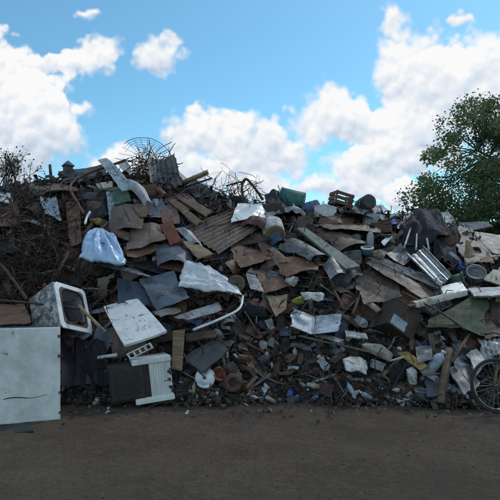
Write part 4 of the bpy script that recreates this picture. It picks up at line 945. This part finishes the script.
# ------------------------------------------------------------------ mesh dish on the ridge
root = empty('mesh_dish', Matrix.Translation(P(146, 160, 0.0)) @ Euler((R(20), R(8), R(10))).to_matrix().to_4x4())
tag(root, 'wire mesh dish standing against the sky on the left ridge', 'dish'); hero(146, 150, 'mesh dish', 14)
Rd = 0.48
def dishp(r_, a):
    w = noise.noise(Vector((r_ * 5, a * 1.5, 2))) * 0.05
    return Vector((r_ * math.cos(a) * 1.12, -0.35 * (r_ / Rd) ** 2 * Rd + w, r_ * math.sin(a) * 0.95 + w * 0.4))
for k in range(9):
    r_ = Rd * (k + 2) / 10
    Vh, Fh = tube_geo([dishp(r_, a * math.pi / 22) for a in range(1 + (k * 5) % 4, 21 - (k * 7) % 6)], 0.006 if k == 8 else 0.0035, 4); link('ring', mesh('ring', Vh, Fh, True), 'grey', root)
for k in range(11):
    a = math.pi * (k + 0.5) / 11
    Vh, Fh = tube_geo([dishp(Rd * t / 8, a) for t in range(2, 9)], 0.0035, 4); link('rib', mesh('rib', Vh, Fh, True), 'grey', root)

# ------------------------------------------------------------------ silver tray (curved bright tray with ridges)
root_c = [P(407,255,0.5), P(423,247,0.5), P(451,276,0.72), P(438,285,0.72)]
mw = quad_frame(root_c); inv = mw.inverted(); lc = [inv @ v for v in root_c]
root = empty('silver_tray', mw); tag(root, 'bright silver ribbed tray lying on the right slope', 'tray'); hero(430, 265, 'silver tray', 14)
link('pan', grid_mesh('pan', plate_fn(lc, corr=('v', 3, 0.016), bend=(-0.06, 0), crumple=0.006, ear=0.0), 24, 10, 0.006), 'galv', root)
for a, b in ((0, 3), (1, 2)):
    Vh, Fh = tube_geo([lc[a] + (lc[b] - lc[a]) * t / 4 + Vector((0, 0, 0.012)) for t in range(5)], 0.016, 6); link('rim', mesh('rim', Vh, Fh, True), 'galv_dull', root)

# ------------------------------------------------------------------ bicycle at the right edge
root = empty('bicycle', Matrix.Translation((3.02, 6.05, 0.0)) @ Euler((R(-12), 0, R(6))).to_matrix().to_4x4())
tag(root, 'old bicycle leaning on the heap at the right edge, front wheel showing', 'bicycle'); hero(492, 388, 'bicycle', 24)
rw = 0.335
def circ(r_, c, n=40): return [Vector((c[0] + r_ * math.cos(2 * math.pi * k / n), c[1], c[2] + r_ * math.sin(2 * math.pi * k / n))) for k in range(n)]
def wheel(cx):
    w = empty('wheel', Matrix.Identity(4)); w.parent = root; w.location = (cx, 0, rw)
    Vh, Fh = tube_geo(circ(rw - 0.021, (0, 0, 0)), 0.021, 8, True); link('tyre', mesh('tyre', Vh, Fh, True), 'rubber', w)
    Vh, Fh = tube_geo(circ(rw - 0.05, (0, 0, 0)), 0.013, 6, True); link('rim', mesh('rim', Vh, Fh, True), 'chrome', w)
    Vh, Fh = tube_geo([Vector((0, -0.05, 0)), Vector((0, 0.05, 0))], 0.02, 10); link('hub', mesh('hub', Vh, Fh, True), 'chrome', w)
    for k in range(24):
        a = 2 * math.pi * k / 24; b = a + (0.35 if k % 2 else -0.35); s = 0.03 if k % 4 < 2 else -0.03
        Vh, Fh = tube_geo([Vector((0.018 * math.cos(b), s, 0.018 * math.sin(b))), Vector(((rw - 0.055) * math.cos(a), 0, (rw - 0.055) * math.sin(a)))], 0.0018, 4)
        link('spoke', mesh('spoke', Vh, Fh), 'chrome', w)
wheel(0.0); wheel(1.03)
def btube(name, pts, r_, mat):
    Vh, Fh = tube_geo([Vector(p) for p in pts], r_, 8); return link(name, mesh(name, Vh, Fh, True), mat, root)
btube('fork', [(0, -0.05, rw), (0.09, -0.05, rw + 0.26), (0.13, -0.03, rw + 0.36)], 0.014, 'mustard')
btube('fork', [(0, 0.05, rw), (0.09, 0.05, rw + 0.26), (0.13, 0.03, rw + 0.36)], 0.014, 'mustard')
btube('head_tube', [(0.12, 0, rw + 0.34), (0.19, 0, rw + 0.56)], 0.02, 'mustard')
btube('top_tube', [(0.18, 0, rw + 0.52), (0.72, 0, rw + 0.48)], 0.016, 'mustard')
btube('down_tube', [(0.14, 0, rw + 0.40), (0.60, 0, rw - 0.05)], 0.019, 'mustard')
btube('seat_tube', [(0.60, 0, rw - 0.05), (0.74, 0, rw + 0.56)], 0.016, 'mustard')
btube('chain_stay', [(0.60, -0.04, rw - 0.05), (1.03, -0.06, rw)], 0.010, 'mustard'); btube('chain_stay', [(0.60, 0.04, rw - 0.05), (1.03, 0.06, rw)], 0.010, 'mustard')
btube('seat_stay', [(0.72, -0.03, rw + 0.46), (1.03, -0.06, rw)], 0.008, 'mustard'); btube('seat_stay', [(0.72, 0.03, rw + 0.46), (1.03, 0.06, rw)], 0.008, 'mustard')
btube('handlebar', [(0.10, -0.28, rw + 0.66), (0.19, -0.2, rw + 0.68), (0.20, 0, rw + 0.60), (0.19, 0.2, rw + 0.68), (0.10, 0.28, rw + 0.66)], 0.012, 'chrome')
sdl = link('saddle', bag_me('saddle', 0.14, 0.07, 0.04, 3, 0.08, 3), 'black', root); sdl.location = (0.76, 0, rw + 0.60)
ch = link('chainring', lathe_me('chainring', [(0.09, -0.004), (0.095, 0), (0.09, 0.004), (0.03, 0.005)], 30), 'chrome', root); ch.location = (0.60, -0.06, rw - 0.05); ch.rotation_euler = (R(90), 0, 0)
btube('crank', [(0.60, -0.08, rw - 0.05), (0.68, -0.09, rw - 0.19)], 0.010, 'chrome'); btube('pedal', [(0.68, -0.09, rw - 0.19), (0.68, -0.18, rw - 0.19)], 0.022, 'rubber')

# ------------------------------------------------------------------ trees and shrubs behind the heap
def leaves_geo(centres, per, spread, size, seed, flat=0.8):
    r2 = random.Random(seed); V = []; Fc = []
    for c in centres:
        rr = spread * r2.uniform(0.6, 1.3)
        for k in range(per):
            o_ = Vector((r2.gauss(0, 1), r2.gauss(0, 1), r2.gauss(0, flat)))
            if o_.length > 1.5: o_ *= 1.5 / o_.length * r2.uniform(0.4, 1)
            o_ = o_ * rr * 0.5
            p = c + o_; L = size * r2.uniform(0.6, 1.35); w = L * r2.uniform(0.28, 0.42)
            d_ = (Vector((r2.gauss(0, 1), r2.gauss(0, 1), r2.gauss(-0.35, 0.7)))).normalized(); s = d_.orthogonal().normalized(); s = Matrix.Rotation(r2.random() * 6.28, 3, d_) @ s
            u = d_.cross(s); b = len(V)
            V += [p, p + d_ * L * 0.5 + s * w + u * w * 0.3, p + d_ * L + u * -w * 0.3, p + d_ * L * 0.5 - s * w + u * w * 0.3, p + d_ * L * 0.5]
            Fc += [(b, b + 1, b + 4), (b + 1, b + 2, b + 4), (b + 2, b + 3, b + 4), (b + 3, b, b + 4)]
    return mesh('crown', V, Fc)
def tree(name, label, base, trunk_h, centre, radii, ncl, per, spread, size, leafmat, seed, group=None, gate=0.0, bare=False):
    r2 = random.Random(seed); base = Vector(base); centre = Vector(centre)
    root = empty(name, Matrix.Translation(base)); tag(root, label, 'tree' if not bare else 'shrub', group)
    fork = base + Vector((0.15, 0, trunk_h)); V = []; Fc = []
    tp = catmull([base + Vector((0, 0, -0.1)), base + Vector((0.1, 0.05, trunk_h * 0.5)), fork, centre + Vector((0, 0, radii[2] * 0.4))], 5)
    r0 = 0.045 * (centre.z + radii[2]); tube_geo(tp, [r0 * (1 - 0.85 * i / (len(tp) - 1)) for i in range(len(tp))], 9, False, V, Fc)
    limbs = []
    for k in range(9):
        a = k * 2.4 + r2.random(); el = r2.uniform(-0.1, 0.9)
        e = centre + Vector((math.cos(a) * math.cos(el) * radii[0], math.sin(a) * math.cos(el) * radii[1], math.sin(el) * radii[2])) * 0.68
        s = tp[int(len(tp) * r2.uniform(0.45, 0.95))]; mid = s.lerp(e, 0.5) + Vector((r2.gauss(0, .2), r2.gauss(0, .2), 0.25))
        pts = catmull([s, mid, e], 6); tube_geo(pts, [r0 * 0.42 * (1 - 0.8 * i / (len(pts) - 1)) for i in range(len(pts))], 6, False, V, Fc); limbs += pts[3:]
    cl = []
    while len(cl) < ncl:
        q = Vector((r2.uniform(-1, 1), r2.uniform(-1, 1), r2.uniform(-1, 1)))
        if q.length > 1 or q.length < 0.35 * r2.random(): continue
        c = centre + Vector((q.x * radii[0], q.y * radii[1], q.z * radii[2]))
        if noise.noise(c * 0.75 + Vector((seed, 0, 0))) < gate: continue
        cl.append(c)
        s = min(limbs, key=lambda l: (l - c).length)
        m_ = s.lerp(c, 0.55) + Vector((r2.gauss(0, .08), r2.gauss(0, .08), r2.gauss(0.05, .08)))
        pts = catmull([s, m_, c], 3); tube_geo(pts, [0.022 - 0.017 * i / (len(pts) - 1) for i in range(len(pts))], 4, False, V, Fc)
    inv = Matrix.Translation(-base)
    link('trunk', mesh('trunk', [inv @ v for v in V], Fc, True), 'bark', root)
    link('crown', leaves_geo([inv @ c for c in cl], per, spread, size, seed + 5), leafmat, root); return root
tree('leafy_tree', 'broad leafy green tree rising behind the right end of the heap', (10.0, 17.5, 0), 2.2, (10.2, 17.2, 4.4), (4.9, 3.2, 4.1), 470, 165, 0.66, 0.10, 'leaf', 4, gate=-0.05)
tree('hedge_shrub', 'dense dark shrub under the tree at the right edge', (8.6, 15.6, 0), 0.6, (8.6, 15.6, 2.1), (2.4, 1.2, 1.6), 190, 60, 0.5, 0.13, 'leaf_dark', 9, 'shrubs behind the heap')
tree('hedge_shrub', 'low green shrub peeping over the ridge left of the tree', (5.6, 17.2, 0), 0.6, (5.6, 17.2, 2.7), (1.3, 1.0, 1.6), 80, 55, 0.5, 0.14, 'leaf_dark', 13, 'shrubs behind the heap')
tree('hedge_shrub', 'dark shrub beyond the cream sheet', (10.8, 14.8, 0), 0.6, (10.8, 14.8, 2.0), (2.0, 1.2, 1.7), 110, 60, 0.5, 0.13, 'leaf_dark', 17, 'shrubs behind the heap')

# bare twiggy shrub above the left edge
r2 = random.Random(3); V = []; Fc = []; lv = []
rootp = P(8, 181, -0.6)
def grow(p, d_, L, r_, lvl):
    pts = [p]; q = p.copy()
    for k in range(4):
        d_ = (d_ + Vector((r2.gauss(0, .16), r2.gauss(0, .16), r2.gauss(0.03, .1)))).normalized(); q = q + d_ * L / 4; pts.append(q.copy())
    tube_geo(pts, [r_ * (1 - 0.5 * i / 4) for i in range(5)], 4, False, V, Fc)
    if lvl < 3:
        for k in range(4 if lvl < 2 else 4):
            grow(pts[r2.randint(1, 4)], (d_ + Vector((r2.gauss(0, .6), r2.gauss(0, .5), r2.gauss(0.1, .4)))).normalized(), L * r2.uniform(0.5, 0.75), r_ * 0.55, lvl + 1)
    else: lv.append(q)
for k in range(15): grow(rootp + Vector((r2.uniform(-0.6, 0.38), r2.uniform(-0.3, 0.3), -0.15)), Vector((r2.gauss(0, .3), r2.gauss(0, .2), 1)).normalized(), r2.uniform(0.3, 0.52), 0.014, 0)
root = empty('twiggy_shrub', Matrix.Translation(rootp)); tag(root, 'bare grey twiggy shrub on the ridge at the left edge', 'shrub'); hero(12, 165, 'twiggy shrub', 14)
inv = Matrix.Translation(-rootp)
link('branches', mesh('branches', [inv @ v for v in V], Fc, True), 'twig', root)
link('leaves', leaves_geo([inv @ c for c in lv[::3]], 2, 0.1, 0.05, 5), 'leaf_dark', root)

# ------------------------------------------------------------------ the countable smaller scraps, each its own thing
def unit_plate(seed, w, h, thick=0.006, **kw):
    c = [Vector((-w / 2, h / 2, 0)), Vector((w / 2, h / 2, 0)), Vector((w / 2, -h / 2, 0)), Vector((-w / 2, -h / 2, 0))]
    return grid_mesh('plate', plate_fn(c, seed=seed, **kw), 10, 8, thick)
LIB = {'rusty_plate': [], 'corrugated_scrap': [], 'plank': [], 'pipe': [], 'metal_strip': [], 'crumpled_bag': [], 'rag': [], 'tin_can': [], 'plastic_bottle': [], 'carton_piece': []}
for s in range(22): LIB['rusty_plate'].append(unit_plate(s + .3, rnd.uniform(0.22, 0.55), rnd.uniform(0.14, 0.32), crumple=rnd.uniform(0.03, 0.09), tear=rnd.uniform(0.05, 0.16), bend=(rnd.uniform(-.06, .08), rnd.uniform(-.05, .05)), rnd_=rnd.choice([0, 0, 0.3]), fold=rnd.choice([None, ('u', rnd.uniform(.3, .7), rnd.uniform(-.08, .08))])))
for s in range(3):
    c = [Vector((-.25, .15, 0)), Vector((.25, .15, 0)), Vector((.22, -.15, 0)), Vector((-.25, -.17, 0))]
    LIB['corrugated_scrap'].append(grid_mesh('corr', plate_fn(c, seed=s + 60.5, corr=('u', 4, 0.012), tear=0.06, crumple=0.03, bend=(0.04, 0)), 10, 32, 0.005))
for s in range(5): LIB['plank'].append(unit_plate(s + 80.2, rnd.uniform(0.4, 0.75), rnd.uniform(0.06, 0.11), thick=0.022, tear=0.02, crumple=0.004))
for s in range(6):
    L = rnd.uniform(0.4, 0.8); k = rnd.choice([0, 0, 0.12, -0.2]); Vh, Fh = tube_geo(catmull([Vector((-L / 2, 0, 0)), Vector((0, k * .4, 0.01)), Vector((L / 2, k, 0))]), rnd.uniform(0.010, 0.022), 7); LIB['pipe'].append(mesh('pipe', Vh, Fh, True))
for s in range(5): LIB['metal_strip'].append(unit_plate(s + 120.2, rnd.uniform(0.35, 0.6), rnd.uniform(0.05, 0.10), crumple=0.03, bend=(rnd.uniform(-.08, .1), 0), tear=0.02))
for s in range(6): LIB['crumpled_bag'].append(bag_me('cbag', rnd.uniform(.08, .13), rnd.uniform(.06, .09), rnd.uniform(.04, .08), s + 9.7, 0.5, 4))
for s in range(4): LIB['rag'].append(unit_plate(s + 150.2, rnd.uniform(0.22, 0.36), rnd.uniform(0.16, 0.26), thick=0.008, crumple=0.12, tear=0.12))
for s in range(3): LIB['tin_can'].append(lathe_me('can', [(0.032, -0.055), (0.036, -0.05), (0.036, 0.05), (0.032, 0.055), (0.028, 0.05)], 16, 0.008, s * 4.4, 0.9))
for s in range(3): LIB['plastic_bottle'].append(lathe_me('bot', [(0.030, -0.11), (0.036, -0.10), (0.036, 0.03), (0.028, 0.06), (0.013, 0.09), (0.014, 0.115)], 16, 0.010, s * 3.1 + 2))
for s in range(3):
    bm = box_bm(rnd.uniform(.14, .24), rnd.uniform(.1, .16), rnd.uniform(.06, .12), 0.01)
    for v in bm.verts: v.co += Vector((noise.noise(v.co * 9 + Vector((s, 0, 0))), noise.noise(v.co * 9 + Vector((0, s, 3))), noise.noise(v.co * 9 + Vector((5, 0, s))))) * 0.02
    LIB['carton_piece'].append(bm_mesh(bm, 'crt'))
LIB.update({'cable': [], 'wire_coil': [], 'cloth': [], 'bent_tubing': [], 'wire_rack': []})
for s in range(6):
    pts = [Vector((-0.3, 0, 0))]; dd = Vector((1, rnd.gauss(0, .5), 0)).normalized()
    for k in range(7): pts.append(pts[-1] + dd * 0.11); dd = (dd + Vector((rnd.gauss(0, .5), rnd.gauss(0, .6), rnd.gauss(0, .25)))).normalized()
    Vh, Fh = tube_geo(catmull(pts, 4), 0.008, 6); LIB['cable'].append(mesh('cable', Vh, Fh, True))
for s in range(3):
    pts = []
    for k in range(90):
        a = k * 0.42; r_ = 0.12 + 0.02 * noise.noise(Vector((k * .11, s, 0))); pts.append(Vector((math.cos(a) * r_, math.sin(a) * r_ * 0.85, 0.025 * noise.noise(Vector((k * .3, 5, s))))))
    Vh, Fh = tube_geo(pts, 0.006, 4); LIB['wire_coil'].append(mesh('coil', Vh, Fh, True))
for s in range(5): LIB['cloth'].append(grid_mesh('cloth', plate_fn([Vector((-.2, .16, 0)), Vector((.2, .14, 0)), Vector((.24, -.18, 0)), Vector((-.22, -.2, 0))], seed=s + 210.4, drape=0.14, crumple=0.04, tear=0.1, bend=(0.08, 0.05)), 22, 14, 0.006))
for s in range(3):
    V5 = []; F5 = []; w, h = rnd.uniform(.3, .45), rnd.uniform(.22, .32); k = rnd.uniform(-.08, .08)
    cs = [Vector((-w / 2, -h / 2, 0)), Vector((w / 2, -h / 2, k)), Vector((w / 2 + k, h / 2, 0)), Vector((-w / 2, h / 2, -k))]
    for a5 in range(4): tube_geo([cs[a5], cs[a5].lerp(cs[(a5 + 1) % 4], .5) + Vector((0, 0, k * .3)), cs[(a5 + 1) % 4]], 0.012, 6, False, V5, F5)
    tube_geo([cs[0].lerp(cs[3], .5), cs[1].lerp(cs[2], .5)], 0.009, 6, False, V5, F5); LIB['bent_tubing'].append(mesh('frm', V5, F5, True))
for s in range(2):
    V5 = []; F5 = []
    for k in range(11): x5 = -0.2 + k * 0.04; tube_geo([Vector((x5, -.15, 0)), Vector((x5, 0, .02 * math.sin(k))), Vector((x5, .15, 0))], 0.003, 4, False, V5, F5)
    for y5 in (-.15, -.05, .05, .15): tube_geo([Vector((-.2, y5, 0)), Vector((0, y5, .012)), Vector((.2, y5, 0))], 0.005, 4, False, V5, F5)
    LIB['wire_rack'].append(mesh('rack', V5, F5, True))
KINDS = { # kind: (count, category, group, [(mat, colour word)], phrases, height range in px)
 'rusty_plate': (200, 'metal plate', 'loose metal plates', [('rust','rust-brown'),('rust_dark','blackish rusty'),('brown','brown'),('brown_grey','grey-brown'),('grey_dark','dark grey'),('grey','grey'),('slate','blue-grey'),('rust','rust-brown'),('rust_dark','blackish rusty'),('pale_grey','pale grey'),('brown','brown')], ['bent %s plate','torn %s plate','%s metal plate'], (195, 378)),
 'corrugated_scrap': (12, 'corrugated sheet', 'corrugated offcuts', [('rust','rusty'),('slate','blue-grey'),('galv_dull','dull zinc')], ['%s corrugated offcut'], (200, 350)),
 'plank': (26, 'plank', 'loose planks', [('wood','brown'),('wood_dark','dark'),('wood_grey','grey'),('wood_tan','tan')], ['%s broken plank','%s plank'], (200, 390)),
 'pipe': (56, 'pipe', 'loose pipes', [('rust','rusty'),('rust_dark','dark'),('galv_dull','dull zinc'),('grey','grey')], ['thin %s pipe','%s bent pipe'], (190, 392)),
 'metal_strip': (70, 'metal strip', 'loose metal strips', [('galv_dull','dull zinc'),('rust','rusty'),('grey','grey'),('pale_grey','pale grey')], ['narrow %s strip','curled %s strip'], (195, 390)),
 'crumpled_bag': (75, 'plastic bag', 'small crumpled bags', [('paper','white'),('plastic_sack','pale grey'),('plastic_blue','pale blue'),('tarp_dark','black'),('cream','cream'),('blue_dull','dull blue')], ['small crumpled %s bag','%s plastic bag scrap'], (300, 400)),
 'rag': (18, 'rag', 'loose rags', [('tarp_dark','black'),('card','tan'),('blue_dull','dull blue'),('maroon','maroon'),('pale_grey','pale grey')], ['crumpled %s rag'], (230, 396)),
 'tin_can': (44, 'tin can', 'small tin cans', [('galv_dull','dull zinc'),('rust','rusty'),('grey_dark','dark grey'),('white_dirty','off-white')], ['small %s tin can','dented %s can'], (352, 404)),
 'plastic_bottle': (30, 'bottle', 'small plastic bottles', [('pale_blue','pale blue'),('paper','white'),('olive','olive'),('blue_dull','dull blue'),('cream','cream')], ['small %s plastic bottle'], (340, 404)),
 'cable': (34, 'cable', 'loose cables', [('rubber','black'),('grey','grey'),('blue_dull','dull blue'),('brown','brown'),('pale_grey','pale grey')], ['curling %s cable'], (195, 398)),
 'wire_coil': (14, 'wire coil', 'coils of wire', [('rust','rusty'),('grey_dark','dark grey'),('rubber','black')], ['%s coil of wire'], (210, 395)),
 'cloth': (22, 'cloth', 'discarded cloths', [('tarp_dark','black'),('blue_dull','dull blue'),('card','tan'),('pale_grey','pale grey'),('brown_grey','grey-brown'),('maroon','maroon')], ['slumped %s cloth','draped %s cloth'], (220, 392)),
 'bent_tubing': (16, 'tubing', 'bent tube frames', [('rust','rusty'),('grey','grey'),('pale_grey','pale grey')], ['bent %s tube frame'], (200, 390)),
 'wire_rack': (10, 'wire rack', 'wire racks', [('chrome','tarnished'),('rust','rusty'),('pale_grey','pale grey')], ['%s wire rack'], (205, 390)),
 'carton_piece': (22, 'box', 'small battered boxes', [('card','tan'),('white_dirty','off-white'),('brown','brown'),('navy','navy'),('grey','grey')], ['small battered %s box'], (250, 400)),
}

def where(px_, py_, phrase, k):
    hs = sorted(HERO, key=lambda h: (h[0] - px_) ** 2 + (h[1] - py_) ** 2)[:8]
    def rel(h):
        dx_, dy_ = px_ - h[0], py_ - h[1]
        if abs(dx_) > abs(dy_): return 'left of' if dx_ < 0 else 'right of'
        return 'above' if dy_ < 0 else 'below'
    opts = [phrase + ' just ' + rel(h) + ' the ' + h[2] for h in hs[:3]]
    opts += [phrase + ' between the ' + a[2] + ' and the ' + b[2] for a, b in ((hs[0], hs[1]), (hs[0], hs[2]), (hs[1], hs[2]))]
    opts += [phrase + ' further ' + rel(h) + ' the ' + h[2] for h in hs[3:]]
    for o_ in opts:
        if o_ not in USED and len(o_.split()) <= 16: return o_
    return None
taken = []
def free(px_, py_, gap):
    for h in HERO:
        if abs(h[0] - px_) < h[3] * 0.9 and abs(h[1] - py_) < h[3] * 0.75: return False
    return all((a - px_) ** 2 + (b - py_) ** 2 > gap * gap for a, b in taken)
for kind, (cnt, cat, grp, cols, phr, (ylo, yhi)) in KINDS.items():
    made = 0; tries = 0
    gap = 8 if kind in ('cable', 'cloth', 'bent_tubing', 'wire_rack', 'wire_coil', 'rusty_plate', 'plank', 'pipe', 'metal_strip', 'corrugated_scrap', 'rag') else 6
    while made < cnt and tries < cnt * 40:
        tries += 1
        px_ = rnd.uniform(-4, 504); top = float(np.interp(px_, RIDGE_PX, RIDGE_PY)) + 10
        py_ = rnd.uniform(max(ylo, top), yhi)
        if kind in ('tin_can', 'plastic_bottle', 'crumpled_bag') and (px_ < 66 or 108 < px_ < 176): continue
        if px_ < 62 and py_ > 325: continue
        if px_ < 82 and 200 < py_ < 325 and rnd.random() < 0.92: continue
        if not free(px_, py_, gap): continue
        mt, word = rnd.choice(cols)
        if px_ < 130 and py_ < 330 and 'blue' in word: continue
        ph = rnd.choice(phr) % word
        lab = where(px_, py_, ph, kind)
        if not lab: continue
        p = P(px_, py_); nrm = normal_at(p.x, p.y)
        ax = Vector((rnd.gauss(0, 1), rnd.gauss(0, 1) - 0.3, rnd.gauss(0, 1))).normalized()
        zz = (nrm + ax * 0.5).normalized() if kind not in ('tin_can', 'plastic_bottle') else ax
        q = zz.to_track_quat('Z', 'Y').to_matrix().to_4x4()
        p = p + nrm * rnd.uniform(0.06, 0.16) if gap == 8 else p + nrm * rnd.uniform(0.04, 0.10)
        sc = rnd.uniform(0.7, 1.15)
        if gap == 8 and py_ > 318 and 178 < px_ < 412: sc *= 0.62
        mw = Matrix.Translation(p) @ q @ Matrix.Rotation(rnd.random() * 6.28, 4, 'Z') @ Matrix.Scale(sc, 4)
        o = link(kind, rnd.choice(LIB[kind]), mt, mw=mw); tag(o, lab, cat, grp); taken.append((px_, py_)); made += 1

# ------------------------------------------------------------------ loose bits on the dirt
V = []; Fc = []
for i in range(3200):
    y = 3.2 + 3.5 * rnd.random() ** 0.8; x = rnd.uniform(-0.56, 0.56) * y; r_ = abs(rnd.gauss(0, 0.0045)) + 0.002
    if y > 6.0: r_ *= 1.5
    b = len(V); q = Vector((x, y, 0)); z = 0.030 * noise.noise(q * 0.8) + 0.016 * noise.noise(q * 2.6) + 0.008 * noise.noise(q * 7.0) - 0.012 + rut(x, y) + r_ * 0.4
    for k in range(4):
        a = k * math.pi / 2 + rnd.random(); V.append((x + math.cos(a) * r_ * rnd.uniform(.7, 1.4), y + math.sin(a) * r_ * rnd.uniform(.7, 1.4), z - r_ * 0.4))
    V.append((x + rnd.gauss(0, r_ * .2), y, z + r_ * 0.6))
    for k in range(4): Fc.append((b + k, b + (k + 1) % 4, b + 4))
    Fc.append((b + 3, b + 2, b + 1, b))
o = link('pebbles', mesh('pebbles', V, Fc), 'pebbles'); tag(o, 'small pebbles and crumbs strewn over the dirt yard', 'pebbles', kind='stuff')
